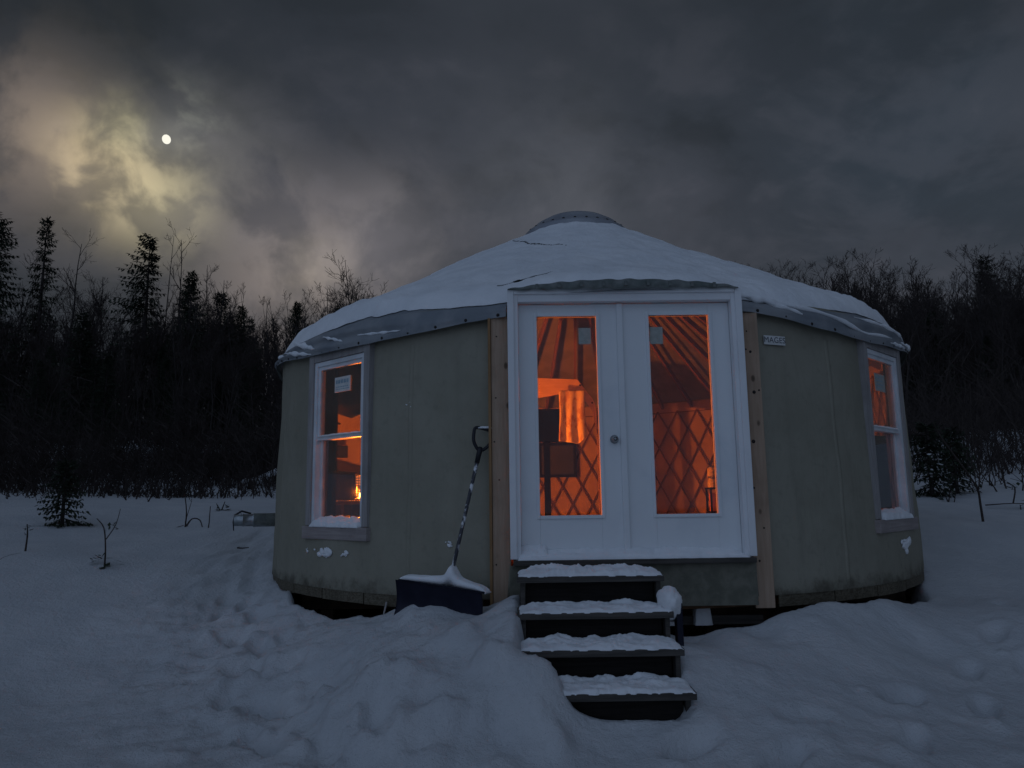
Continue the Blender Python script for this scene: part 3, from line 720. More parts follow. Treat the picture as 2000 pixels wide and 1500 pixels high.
def skip_snow(i, j):
    tm = thf[i]
    if not (-.64 < tm < -.14): return False
    return crack(tm, float(Rr[i, j]))
o = link('roof_snow', mesh('roof_snow', to_world(V), grid_faces(len(thf), len(s), True, skip_snow), M['snow'], True))
tag(o, 'thick uneven snow blanket lying on the cone roof of the yurt', 'snow', kind='stuff')

# streaks of snow caught in the folds of the eave valance
def streak(pts, w, seed):
    a = np.array(pts); n = 40; t = np.linspace(0, 1, n); q = np.linspace(0, 1, len(a))
    tq = np.interp(t, q, a[:, 0]); zq = np.interp(t, q, a[:, 1]) + .006*fbm(t*5+seed, t*0+seed, 2)
    k = 9; V = []
    for i in range(n):
        taper = (math.sin(math.pi*min(max(t[i], .02), .98)))**.6 * (1+.35*float(perlin(np.array([t[i]*7+seed]), np.array([seed*1.7]))[0]))
        ww = w*taper
        ze = float(eave_z(tq[i])) - .05; zh = float(hem_z(tq[i])); tt_ = min(max((zq[i]-ze)/(zh-ze), 0), 1)
        r0 = float(valance_r(np.array([tq[i]]), np.array([tt_]))[0])
        for j in range(k):
            b = math.pi*2*j/k
            V.append(polar(r0 + .002 + ww*.85*math.cos(b)*(1 + .3*math.sin(i*.9+seed)), tq[i], zq[i] + ww*math.sin(b)*(1 + .35*math.sin(i*.55+seed*2))))
    f = [(i*k+j, i*k+(j+1) % k, (i+1)*k+(j+1) % k, (i+1)*k+j) for i in range(n-1) for j in range(k)]
    return V, f
AV = []; AF = []
for i, (pts, w) in enumerate([([(-.66, 2.268), (-.588, 2.246), (-.52, 2.239)], .012), ([(-.80, 2.33), (-.71, 2.235)], .014), ([(-1.02, 2.42), (-.903, 2.302), (-.826, 2.225)], .028), ([(-1.1, 2.36), (-.936, 2.245), (-.852, 2.19)], .020), ([(-1.25, 2.40), (-1.08, 2.31)], .02),
        ([(.25, 2.43), (.326, 2.392), (.425, 2.30)], .030), ([(.30, 2.42), (.382, 2.375), (.481, 2.345), (.588, 2.268), (.669, 2.222), (.83, 2.268)], .020), ([(.79, 2.20), (.95, 2.23)], .016), ([(.62, 2.36), (.8, 2.35), (.97, 2.33)], .020), ([(.95, 2.30), (1.08, 2.27)], .02)]):
    V, f = streak(pts, w, i*3.7+.4); b = len(AV); AV += V; AF += [tuple(x+b for x in q) for q in f]
o = link('valance_snow', mesh('valance_snow', to_world(np.array(AV)), AF, M['snow'], True))
tag(o, 'thin snow streaks caught in folds of the grey eave edge', 'snow', kind='stuff')

# ------------------------------------------------------------------ generic snow slab
def snow_slab(name, w, d, t, seed, loc, rz, label, nx=40, ny=12, patchy=0.0, wedge=0.0):
    V = []; F = []
    sx = np.linspace(-1, 1, nx); sy = np.linspace(-1, 1, ny)
    X, Y = np.meshgrid(sx, sy, indexing='ij')
    ex = (1-np.abs(X)**6); ey = (1-np.abs(Y)**6)
    px = X*w/2 + .012*perlin(Y*2+seed, X*9+seed)*np.abs(X)**4; py = Y*d/2 + .016*fbm(X*w*7+seed, Y*0+seed*2.1, 3)*np.abs(Y)**3
    h = t*(1+.55*fbm(X*w*4+seed, Y*d*4-seed, 3) + .55*np.abs(fbm(X*w*13+seed, Y*d*13, 3)))*np.sqrt(np.clip(ex, 0, 1))*np.sqrt(np.clip(ey, 0, 1)) + wedge*(Y*.5+.5)**1.5*np.sqrt(np.clip(ex, 0, 1))
    if patchy: h = h*(1-patchy) + h*patchy*np.clip(.45 + 1.9*fbm(X*w*3.1+seed*3, Y*d*5+seed, 3), 0, 1.4) - .006*patchy
    top = np.stack([px, py, np.maximum(h, -.004 if patchy else .002)], -1).reshape(-1, 3)
    bot = np.stack([px, py, np.zeros_like(px)-.006], -1).reshape(-1, 3)
    F = grid_faces(nx, ny); n = nx*ny
    F2 = [tuple(n+i for i in reversed(q)) for q in F]
    ring = [i*ny for i in range(nx)] + [(nx-1)*ny+j for j in range(1, ny)] + [i*ny+ny-1 for i in range(nx-2, -1, -1)] + [j for j in range(ny-2, 0, -1)]
    S = [(ring[(k+1) % len(ring)], ring[k], n+ring[k], n+ring[(k+1) % len(ring)]) for k in range(len(ring))]
    o = link(name, mesh(name, np.r_[top, bot], F+F2+S, M['snow'], True), None, loc, (0, 0, rz))
    return tag(o, label, 'snow', kind='stuff')
# window sills
for th0, lab, sd in ((W_TH[0], 'snow heaped on the sill of the left window', 3.3), (W_TH[1], 'snow heaped on the sill of the right window', 8.1)):
    p = Q(polar(3.672, th0, .576)); snow_slab('sill_snow', .74, .085, .045, sd, p, th0+YA, lab, 40, 10, wedge=.055)
    p = Q(polar(3.655, th0, 1.402)); snow_slab('rail_snow', .66, .030, .010, sd+2, p, th0+YA, lab.replace('heaped on the sill', 'dusting the middle rail'), 36, 6)
# door sill
p = Q((0.0, FY+.020, .3395)); snow_slab('threshold_snow', 1.76, .13, .030, 5.2, p, YA, 'snow drifted along the white door threshold', 90, 14, wedge=.055)
snow_slab('threshold_snow', .24, .10, .05, 9.2, Q((-.76, FY+.035, .3415)), YA, 'small snow drift in the left corner of the door threshold', 24, 12, wedge=.07)
# lumps stuck on the canvas
def splat(th0, z, n, sx, sz, rmax, seed, label):
    R_ = random.Random(seed); bm = bmesh.new()
    for k in range(n):
        r = rmax*R_.uniform(.25, 1)**1.3; x = R_.gauss(0, sx); zz = R_.gauss(0, sz)
        mt = Matrix.Translation((x, -.002, zz)) @ Matrix.Rotation(R_.uniform(-.6, .6), 4, 'Y') @ Matrix.Diagonal((r*R_.uniform(.8, 1.6), r*.42, r*R_.uniform(.5, 1.1), 1))
        g_ = bmesh.ops.create_icosphere(bm, subdivisions=2, radius=1, matrix=mt)
        for v in g_['verts']: v.co += Vector((R_.gauss(0, r*.10), 0, R_.gauss(0, r*.10)))
    o = bm_obj('wall_snow', bm, M['snow'], None, Q(polar(float(RW(z))+float(wall_wob(th0, z))+.004, th0, z)), (0, 0, th0+YA), True)
    tag(o, label, 'snow', kind='stuff')
splat(-.785, .355, 26, .055, .018, .034, 1, 'snow splash stuck to canvas under the left window'); splat(-.865, .345, 5, .012, .018, .014, 2, 'small snow smear left of the splash under left window')
splat(-.70, .345, 9, .025, .010, .022, 4, 'small snow lump right of the splash under left window'); splat(-.395, .46, 8, .018, .012, .020, 5, 'snow smudge on canvas beside the shovel shaft')
splat(.80, .345, 22, .060, .020, .044, 6, 'snow clump stuck to canvas under the right window')
splat(-.505, 1.60, 4, .016, .016, .009, 7, 'tiny snow flecks on the left canvas wall')

# ------------------------------------------------------------------ deck under the yurt
deck = empty('deck_platform', (YC[0], YC[1], -.6), YA)
tag(deck, 'dark timber platform of beams and posts under the yurt', 'platform')
for y in (-3.0, -1.8, -.6, .6, 1.8, 3.0):
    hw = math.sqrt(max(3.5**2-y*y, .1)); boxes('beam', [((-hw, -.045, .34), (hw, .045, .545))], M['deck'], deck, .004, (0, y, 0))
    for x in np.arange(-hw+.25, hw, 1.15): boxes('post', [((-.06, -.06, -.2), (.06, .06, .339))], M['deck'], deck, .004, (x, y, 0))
boxes('ledger_board', [((.30, -3.40, .40), (1.05, -3.36, .47))], M['wetwood'], deck, .004)
o = tube('brace_stick', [(YC[0]-1.93, YC[1]-3.18, -.02), (YC[0]-1.99, YC[1]-3.22, -.32)], .008, M['trim'], None, 8)
tag(o, 'thin pale stick leaning under the left edge of the yurt', 'stick')
snow_slab('beam_snow', .14, .10, .13, 2.7, (1.47, 6.06, -.19), .1, 'small pointed snow heap on the ledge right of the steps', 16, 12)
snow_slab('beam_snow', .12, .06, .02, 4.7, (1.24, 6.04, -.19), .1, 'thin snow strip on the ledge right of the steps', 14, 8)

# ------------------------------------------------------------------ steps
steps = empty('wooden_steps', (.53, 5.1, -.6))
tag(steps, 'dark wooden steps with four snowy treads before the door', 'steps')
TR = [(5.335, .262), (5.065, .055), (4.790, -.128), (4.515, -.318)]   # front edge y, tread top z
nm = ['top', 'second', 'third', 'lowest']
for i, (fy, tz) in enumerate(TR):
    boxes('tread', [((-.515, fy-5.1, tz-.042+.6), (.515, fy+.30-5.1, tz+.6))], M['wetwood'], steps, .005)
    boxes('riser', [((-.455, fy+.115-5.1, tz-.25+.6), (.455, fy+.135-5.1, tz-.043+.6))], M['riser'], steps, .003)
    x0, x1 = (.025, 1.04)
    if i == 3: x0 = .08
    snow_slab('tread_snow', x1-x0, .285, (.042, .028, .030, .030)[i], 1.3+i*2.9, ((x0+x1)/2, fy+.144, tz+.001), 0, 'snow packed on the %s tread of the steps' % nm[i], 110, 30, patchy=.42, wedge=(.02, .02, .025, .03)[i])
for sx in (-.49, .465):
    V = []; pts = [(4.60, -.55), (4.60, -.365), (4.83, -.365), (4.83, -.175), (5.11, -.175), (5.11, .010), (5.38, .010), (5.38, .218), (5.74, .218), (5.74, -.05), (5.1, -.55)]
    for x in (sx, sx+.03): V += [(x, y-5.1, z+.6) for y, z in pts]
    n = len(pts); F = [(k, (k+1) % n, n+(k+1) % n, n+k) for k in range(n)] + [tuple(range(n)), tuple(range(2*n-1, n-1, -1))]
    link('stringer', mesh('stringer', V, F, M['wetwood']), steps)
boxes('side_post', [((.545, .02, .12), (.585, .11, .70))], M['navy'], steps, .004)
# snow pillow hanging over the right end of the top two treads
bm = bmesh.new(); bmesh.ops.create_icosphere(bm, subdivisions=4, radius=1)
for v in bm.verts:
    k = 1 + .22*float(fbm(np.array([v.co.x*1.6+3]), np.array([v.co.z*1.6+v.co.y]), 3)[0])
    v.co = Vector((v.co.x*.078*k, v.co.y*.15*k, v.co.z*.085*k + (.0 if v.co.z > 0 else -.06*abs(v.co.z))))
tag(bm_obj('tread_snow', bm, M['snow'], None, (1.045, 5.21, .115), None, True), 'rounded snow pillow over the right end of the upper steps', 'snow', kind='stuff')

# ------------------------------------------------------------------ shovel
shovel = empty('snow_shovel', (-.56, 5.62, 0))
tag(shovel, 'black snow shovel with D grip leaning on the left canvas wall', 'shovel')
Bp = Vector((-.56, 5.62, 0))
s0 = Vector((-.484, 5.700, .20))-Bp; s1 = Vector((-.262, 5.862, 1.18))-Bp
tube('shaft', [s0, s0.lerp(s1, .33), s0.lerp(s1, .66), s1], .0145, M['shaft'], shovel, 12)
dr = (s1-s0).normalized(); rt = Vector((1, .25, -.06)).normalized(); rt = (rt-dr*rt.dot(dr)).normalized()
loop = []
for u, v in ((0, 0), (.030, .018), (.064, .065), (.076, .125), (.070, .172), (.0, .180), (-.070, .172), (-.076, .125), (-.064, .065), (-.030, .018), (0, 0)):
    loop.append(s1 + dr*v + rt*u)
def smooth_path(p, n=4):
    out = []
    for i in range(len(p)-1):
        a = p[max(i-1, 0)]; b = p[i]; c = p[i+1]; d = p[min(i+2, len(p)-1)]
        for k in range(n):
            t = k/n; out.append(.5*((2*b) + (c-a)*t + (2*a-5*b+4*c-d)*t*t + (3*b-a-3*c+d)*t**3))
    return out + [p[-1]]
lp = smooth_path(loop); tube('grip', lp, .0135, M['black'], shovel, 10)
tube('socket', [s1-dr*.10, s1+dr*.01, s1+dr*.03], [.019, .022, .014], M['black'], shovel, 12)
# curved blade
nu, nv = 30, 16; V = []
c0 = Vector((-.885, 5.825, .205))-Bp; c1 = Vector((-.222, 5.545, .135))-Bp
ax = (c1-c0); L = ax.length; axn = ax.normalized(); dn = Vector((-.02, -.10, -1.0)).normalized(); dn = (dn-axn*dn.dot(axn)).normalized(); nrm = axn.cross(dn)
if nrm.y > 0: nrm = -nrm
for off in (0, .006):
    for i in range(nu):
        for j in range(nv):
            a = i/(nu-1); b = j/(nv-1)
            curve = -.075*math.sin(b*math.pi*.9) + .02*b
            rib = .004*math.sin(a*math.pi*9)*(1 if .1 < b < .9 else 0)
            lip = .020*(abs(2*a-1)**10)
            V.append(c0 + axn*L*a + dn*.36*b + nrm*(curve+rib+lip-off+.03))
F = grid_faces(nu, nv); n = nu*nv; F2 = [tuple(n+k for k in reversed(q)) for q in F]
ring = [i*nv for i in range(nu)] + [(nu-1)*nv+j for j in range(1, nv)] + [i*nv+nv-1 for i in range(nu-2, -1, -1)] + [j for j in range(nv-2, 0, -1)]
F3 = [(ring[k], ring[(k+1) % len(ring)], n+ring[(k+1) % len(ring)], n+ring[k]) for k in range(len(ring))]
link('blade', mesh('blade', V, F+F2+F3, M['navy'], True), shovel)
tube('wear_strip', [c0+dn*.002, c1+dn*.002], .008, M['navy'], shovel, 8)
# snow on the blade's top edge
nx_, ny_ = 60, 16; V = []
for i in range(nx_):
    a = i/(nx_-1)
    for j in range(ny_):
        b = -1+2*j/(ny_-1)
        env = max(0, 1-abs(2*a-1)**5)**.5 * max(0, 1-abs(b)**3)**.5
        peak = .085*math.exp(-((a-.60)/.055)**2) + .025*math.exp(-((a-.58)/.2)**2)
        h = (.055 + peak + .010*float(perlin(np.array([a*6.3]), np.array([b*1.5+.7]))[0]))*env
        back = .085
        p_ = Bp + c0 + axn*L*(a*1.02-.01) + Vector((axn.y*-1, axn.x, 0)).normalized()*(b*back*(.6+.4*env)+.055) + Vector((0, 0, -.006+h))
        V.append(p_)
V2 = [Vector((p.x, p.y, float(Bp.z+(c0+axn*L*(i//ny_)/(nx_-1)).z)-.012)) for i, p in enumerate(V)]
F = grid_faces(nx_, ny_); n = nx_*ny_
ring = [i*ny_ for i in range(nx_)] + [(nx_-1)*ny_+j for j in range(1, ny_)] + [i*ny_+ny_-1 for i in range(nx_-2, -1, -1)] + [j for j in range(ny_-2, 0, -1)]
F3 = [(ring[k], ring[(k+1) % len(ring)], n+ring[(k+1) % len(ring)], n+ring[k]) for k in range(len(ring))]
tag(link('shovel_snow', mesh('shovel_snow', V+V2, F+[tuple(n+k for k in reversed(q)) for q in F]+F3, M['snow'], True)), 'snow ridge lying along the top of the shovel blade', 'snow', kind='stuff')
snow_slab('grip_snow', .11, .026, .010, 3.9, Bp+s1+dr*.190+Vector((0, -.004, 0)), .2, 'sliver of snow on the shovel grip', 16, 6)

# ------------------------------------------------------------------ pipe at the left side
pipe = empty('vent_pipe', (-2.9, 8.86, .59)); tag(pipe, 'galvanised metal vent pipe sticking out left of the yurt', 'pipe')
def lathe_x(name, prof, mat, parent): return lathe(name, prof, mat, parent, 24, None, (0, -math.pi/2, 0.23))
lathe_x('pipe_body', [(.001, -.6), (.078, -.6), (.078, .135), (.083, .140), (.083, .150), (.072, .152)], M['galv'], pipe)
lathe_x('collar', [(.072, .152), (.070, .255), (.074, .258), (.074, .268), (.066, .270)], M['steel'], pipe)
lathe_x('pipe_end', [(.066, .27), (.066, .36), (.060, .362), (.058, .30), (.001, .30)], M['galv'], pipe)
tube('wire_hook', [Vector((-.20, .03, .075)), Vector((-.30, .0, .105)), Vector((-.37, -.02, .06)), Vector((-.385, -.03, -.02)), Vector((-.375, -.03, -.12))], [.010, .012, .012, .008, .006], M['black'], pipe, 8)

# ------------------------------------------------------------------ inside the yurt
# oil lamp on a table, the one light inside
lantern = empty('lantern', (-1.66, 8.13, .80)); tag(lantern, 'glowing lantern seen through the left window', 'lantern')
lathe('base', [(.001, 0), (.06, 0), (.06, .02), (.03, .035), (.001, .035)], M['black'], lantern, 20)
lathe('flame', [(.001, .035), (.012, .045), (.014, .06), (.006, .085), (.001, .09)], M['flame'], lantern, 14)
for k in range(4): lathe('shade_slot', [(.030, .0), (.052, .004), (.052, .013), (.030, .017)], M['glow'], lantern, 20, (0, 0, .165+.027*k))
for k in range(3):
    a = k*2.1+.4; tube('cage_bar', [(.057*math.cos(a), .057*math.sin(a), .02), (.060*math.cos(a), .060*math.sin(a), .28)], .004, M['black'], lantern, 6)
lathe('lid', [(.001, .31), (.02, .305), (.062, .282), (.062, .272), (.001, .272)], M['black'], lantern, 20)
ld = bpy.data.lights.new('lantern_light', 'POINT'); lo = bpy.data.objects.new('lantern_light', ld); COL.objects.link(lo)
ld.energy = 600; ld.color = (1.0, 0.185, 0.014); ld.shadow_soft_size = 0.03; lo.location = (-1.66, 8.13, 0.885); ld.use_shadow = True
table = empty('lamp_table', (-1.6, 8.2, .33)); tag(table, 'small dark table carrying the lantern inside the left window', 'table')
boxes('tabletop', [((-.35, -.25, .43), (.35, .25, .47))], M['cabinet'], table)
for x in (-.31, .31):
    for y in (-.21, .21): boxes('leg', [((x-.02, y-.02, 0), (x+.02, y+.02, .429))], M['cabinet'], table)
cab = empty('dark_cabinet', (-2.30, 9.80, .33)); cab.rotation_euler = (0, 0, 1.47); tag(cab, 'long dark cabinet below the lit wall in the left window', 'cabinet')
boxes('carcass', [((-.95, -.17, 0), (.95, .17, .80))], M['soot'], cab, .006)
boxes('top', [((-.98, -.20, .802), (.98, .17, .835))], M['soot'], cab, .004)
for x in (-.47, .47): boxes('door_panel', [((x-.42, -.185, .06), (x+.42, -.172, .76))], M['soot'], cab, .006)
fb = boxes('wall_box', [((-.10, -.05, -.085), (.10, .05, .085))], M['cabinet'], None, .01, (-2.42, 10.42, 1.475), (0, 0, .9)); boxes('lid', [((-.085, -.058, -.07), (.085, -.051, .07))], M['black'], fb, .004)
tag(fb, 'small dark box fixed on the lit wall in the left window', 'box')
# dark bag hanging just inside the left window
nu, nv = 28, 16; V = []
for i in range(nu):
    a = 2*math.pi*i/nu
    for j in range(nv):
        t = j/(nv-1); rr_ = (.20 + .055*math.sin(t*2.4)) * (math.sin(max(.0, min(1, (1-t)*4.0))*math.pi/2)**.6 if t > .75 else 1)
        V.append((rr_*math.cos(a)*(1+.06*math.sin(3*a+t*4)), .09*math.sin(a)*(1 if t < .8 else max(.05, (1-t)*5)), .62*(1-t)-.035*math.sin(t*math.pi)*math.cos(a)))
bag = link('hanging_bag', mesh('hanging_bag', V, grid_faces(nu, nv, True) + [tuple(i*nv for i in range(nu))], M['darkcloth'], True), None, (-1.575, 7.24, 1.60), (0, 0, -.6)); bag.scale = (1.3, 1.0, 1.08)
tag(bag, 'black cloth bag hanging in the upper left window', 'bag')
tube('strap', [(-.13, 0, .6), (-.06, 0, .72), (.06, 0, .72), (.13, 0, .6)], .012, M['darkcloth'], bag, 8)
tube('cord_end', [(-.17, -.02, .05), (-.15, -.03, -.03), (-.10, -.03, -.045)], .010, M['darkcloth'], bag, 6)
# timber bracket with towel
br = empty('timber_bracket', (.650, 8.976, 1.341)); br.scale = (1.084,)*3; tag(br, 'pale timber frame bent at the corner behind the left door glass', 'frame')
def plank(name, poly, y0, y1, mat, parent, org):
    V = [(x-org[0], y0-org[1], z-org[2]) for x, z in poly] + [(x-org[0], y1-org[1], z-org[2]) for x, z in poly]
    n = len(poly); F = [(k, (k+1) % n, n+(k+1) % n, n+k) for k in range(n)] + [tuple(range(n-1, -1, -1)), tuple(range(n, 2*n))]
    bm = bmesh.new(); vs = [bm.verts.new(v) for v in V]
    for q in F: bm.faces.new([vs[k] for k in q])
    return bm_obj(name, bm, mat, parent)
og = (.60, 8.28, 1.3)
plank('beam', [(-.75, 2.19), (.735, 2.112), (.79, 2.02), (.74, 1.985), (-.75, 1.74)], 8.26, 8.30, M['timber'], br, og)
plank('brace', [(.735, 2.112), (.905, 1.885), (.925, 1.81), (.875, 1.785), (.79, 1.90), (.70, 1.99)], 8.255, 8.259, M['timber'], br, og)
plank('brace', [(.925, 1.85), (.955, 1.55), (.938, 1.55), (.885, 1.82)], 8.262, 8.30, M['timber'], br, og)
boxes('upright', [((-.80, 8.31, .33), (-.72, 8.37, 3.3))], M['rafter'], br, .003, (-og[0], -og[1], -og[2]))
boxes('upright', [((.95, 8.31, .33), (1.0, 8.37, 1.8))], M['rafter'], br, .003, (-og[0], -og[1], -og[2]))
for x, z in ((.765, 2.045), (.895, 1.845)): lathe('bolt', [(.001, .004), (.010, .003), (.011, 0)], M['nail'], br, 10, (x-og[0], 8.2545-og[1], z-og[2]), (math.pi/2, 0, 0))
nu, nv = 34, 40; V = []
for i in range(nu):
    a = i/(nu-1)
    for j in range(nv):
        b = j/(nv-1)
        x = .522 + .285*a + .012*math.sin(b*5+a*3)*b
        zb = 1.395 + .02*math.cos(a*math.pi) + (.10*max(0, (a-.62)/.38)**1.6)
        z = 1.985 + (zb-1.985)*b
        y = 8.225 - .011*math.sin(a*math.pi*4.7+.5+b*.8)*(.3+b) - .02*b
        V.append((x-.66, y-8.22, z-1.7))
tow = link('hanging_towel', mesh('hanging_towel', V, grid_faces(nu, nv), M['towel'], True), None, (.7155, 8.911, 1.774)); tow.scale = (1.084,)*3
md = tow.modifiers.new('thickness', 'SOLIDIFY'); md.thickness = .006
tag(tow, 'patterned orange towel hanging from the timber behind the left door', 'towel')
tv = empty('television', (.451, 10.15, 1.551)); tv.scale = (1.074,)*3; tag(tv, 'black television panel behind the hanging towel', 'television')
boxes('housing', [((-.30, -.03, .0), (.36, .03, .42))], M['soot'], tv, .006); boxes('screen', [((-.285, -.034, .02), (.345, -.0305, .40))], M['soot'], tv, .001)
boxes('stand', [((-.03, -.02, -1.17), (.05, .02, -.001))], M['soot'], tv, .004); boxes('foot', [((-.25, -.15, -1.17), (.27, .15, -1.15))], M['soot'], tv, .004)
# small dark window in the back wall
bw = empty('back_window', (.775, 13.0, 0)); bw.parent = None
tag(bw, 'small dark window in the far wall seen through the left door', 'window')
boxes('pane', [((-.28, -.04, 1.19), (.28, -.02, 1.69))], material('dark_far_pane', (.035, .045, .038), (.05, .06, .05), 5, .3, spec=.5), bw, .002)
boxes('frame', [((-.33, -.05, 1.14), (-.28, 0, 1.74)), ((.28, -.05, 1.14), (.33, 0, 1.74)), ((-.28, -.049, 1.69), (.28, 0, 1.74)), ((-.28, -.049, 1.14), (.28, 0, 1.19))], M['cabinet'], bw, .003)
# jars and carton on a stand at the right
stand = empty('corner_stand', (2.30, 8.50, .33)); tag(stand, 'narrow dark stand at the lower right of the right door glass', 'stand')
boxes('shelf', [((-.10, -.10, .27), (.16, .12, .295))], M['cabinet'], stand); boxes('shelf', [((-.10, -.10, .54), (.16, .12, .56))], M['cabinet'], stand)
for x in (-.09, .14):
    for y in (-.09, .10): boxes('leg', [((x-.01, y-.01, 0), (x+.01, y+.01, .56))], M['cabinet'], stand)
ct = boxes('carton', [((-.035, -.03, 0), (.035, .03, .20))], M['carton'], None, .004, (2.245, 8.47, .626)); boxes('flap', [((-.034, -.029, .2005), (.034, .0, .204))], M['carton'], ct, .001)
tag(ct, 'orange carton low at the right edge of the right door glass', 'carton')
for k, (z, lab) in enumerate(((.891, 'lower jar with painted yellow glare at the right edge of the right door glass'), (1.015, 'upper jar with painted yellow glare at the right edge of the right door glass'))):
    j = empty('jar', (2.25, 8.48, z)); tag(j, lab, 'jar')
    lathe('body', [(.001, 0), (.048, 0), (.05, .01), (.05, .085), (.04, .095)], M['jar_glare'], j, 20); lathe('lid', [(.042, .095), (.042, .12), (.001, .1205)], M['steel'], j, 20)
wd = empty('dark_wardrobe', (3.62, 8.35, .33)); wd.rotation_euler = (0, 0, -.95); tag(wd, 'dark low wardrobe filling the lower right window', 'wardrobe')
boxes('carcass', [((-.5, -.15, 0), (.5, .15, 1.08))], M['soot'], wd, .006)
for x in (-.245, .245): boxes('door_panel', [((x-.225, -.162, .05), (x+.225, -.152, 1.04))], M['soot'], wd, .004)
lk = empty('lamp_blocker', (3.10, 7.45, .33)); lk.rotation_euler = (0, 0, -.95); tag(lk, 'unseen dark block added inside the right window against lamplight', 'blocker')
boxes('carcass', [((-.42, -.12, 0), (.42, .12, 1.78))], M['soot'], lk, .006)  # unseen block, added to keep lamplight off the right window frame
for x in (-.205, .205): boxes('door_panel', [((x-.19, -.132, .05), (x+.19, -.122, 1.73))], M['soot'], lk, .004)

# ------------------------------------------------------------------ trees
def prism_segs(segs):
    V = []; F = []
    for p0, p1, r0, r1, k in segs:
        d = (p1-p0)
        if d.length < 1e-6: continue
        d.normalize(); a = d.orthogonal().normalized(); b = d.cross(a); n = len(V)
        for p, r in ((p0, r0), (p1, r1)):
            for j in range(k):
                t = 2*math.pi*j/k; V.append(p + (a*math.cos(t)+b*math.sin(t))*r)
        for j in range(k): F.append((n+j, n+(j+1) % k, n+k+(j+1) % k, n+k+j))
    return V, F
def bare_tree(seed, H, fork=1, spread=.55, first=.3, nbr=13, rad=.085, dens=1.0):
    R = random.Random(seed); trunk = []; crown = []
    def grow(p, d, L, r, lvl, out):
        n = (9, 6, 4, 3)[lvl]; pts = [p.copy()]; q = p.copy(); dd = d.copy()
        for i in range(n):
            w = (.05, .13, .20, .24)[lvl]
            dd = (dd + Vector((R.gauss(0, w), R.gauss(0, w), R.gauss(0, w*.5)+(.0, .11, .10, .08)[lvl]))).normalized()
            q2 = q + dd*L/n
            r0 = r*(1-.85*i/n); r1 = r*(1-.85*(i+1)/n)
            out.append((q.copy(), q2.copy(), max(r0, .0065), max(r1, .0055), (6, 4, 3, 3)[lvl])); q = q2; pts.append(q.copy())
        if lvl == 3: return
        nb = int((nbr, 7, 5)[lvl]*dens*R.uniform(.8, 1.2))
        for k in range(nb):
            t = R.uniform((first, .18, .2)[lvl], .98); idx = min(int(t*n), n-1); f = t*n-idx
            b = pts[idx].lerp(pts[idx+1], f); axis = (pts[idx+1]-pts[idx]).normalized()
            side = axis.orthogonal().normalized(); side.rotate(Matrix.Rotation(R.uniform(0, 6.283), 3, axis))
            ang = R.uniform(.35, .75)*(.8+.5*spread) if lvl == 0 else R.uniform(.4, .9)
            nd = (axis*math.cos(ang)+side*math.sin(ang)).normalized()
            ln = (H*spread*(1.05-.75*t)*R.uniform(.7, 1.15), L*.55*(1.1-.6*t)*R.uniform(.6, 1.1), L*.55*R.uniform(.5, 1.1))[lvl]
            grow(b, nd, ln, r*(1-.8*t)*(.55, .55, .6)[lvl] + .004, lvl+1, crown)
    for k in range(fork):
        lean = Vector((R.gauss(0, .05+.06*(fork-1)), R.gauss(0, .05+.06*(fork-1)), 1)).normalized()
        grow(Vector((R.gauss(0, .1*(fork-1)), R.gauss(0, .1*(fork-1)), -.2)), lean, H*(1 if k == 0 else R.uniform(.75, .95)), rad*(1 if fork == 1 else .75), 0, trunk)
    tm = mesh('trunk', *prism_segs(trunk), M['bark']); cm = mesh('crown', *prism_segs(crown), M['twig'])
    return tm, cm, H
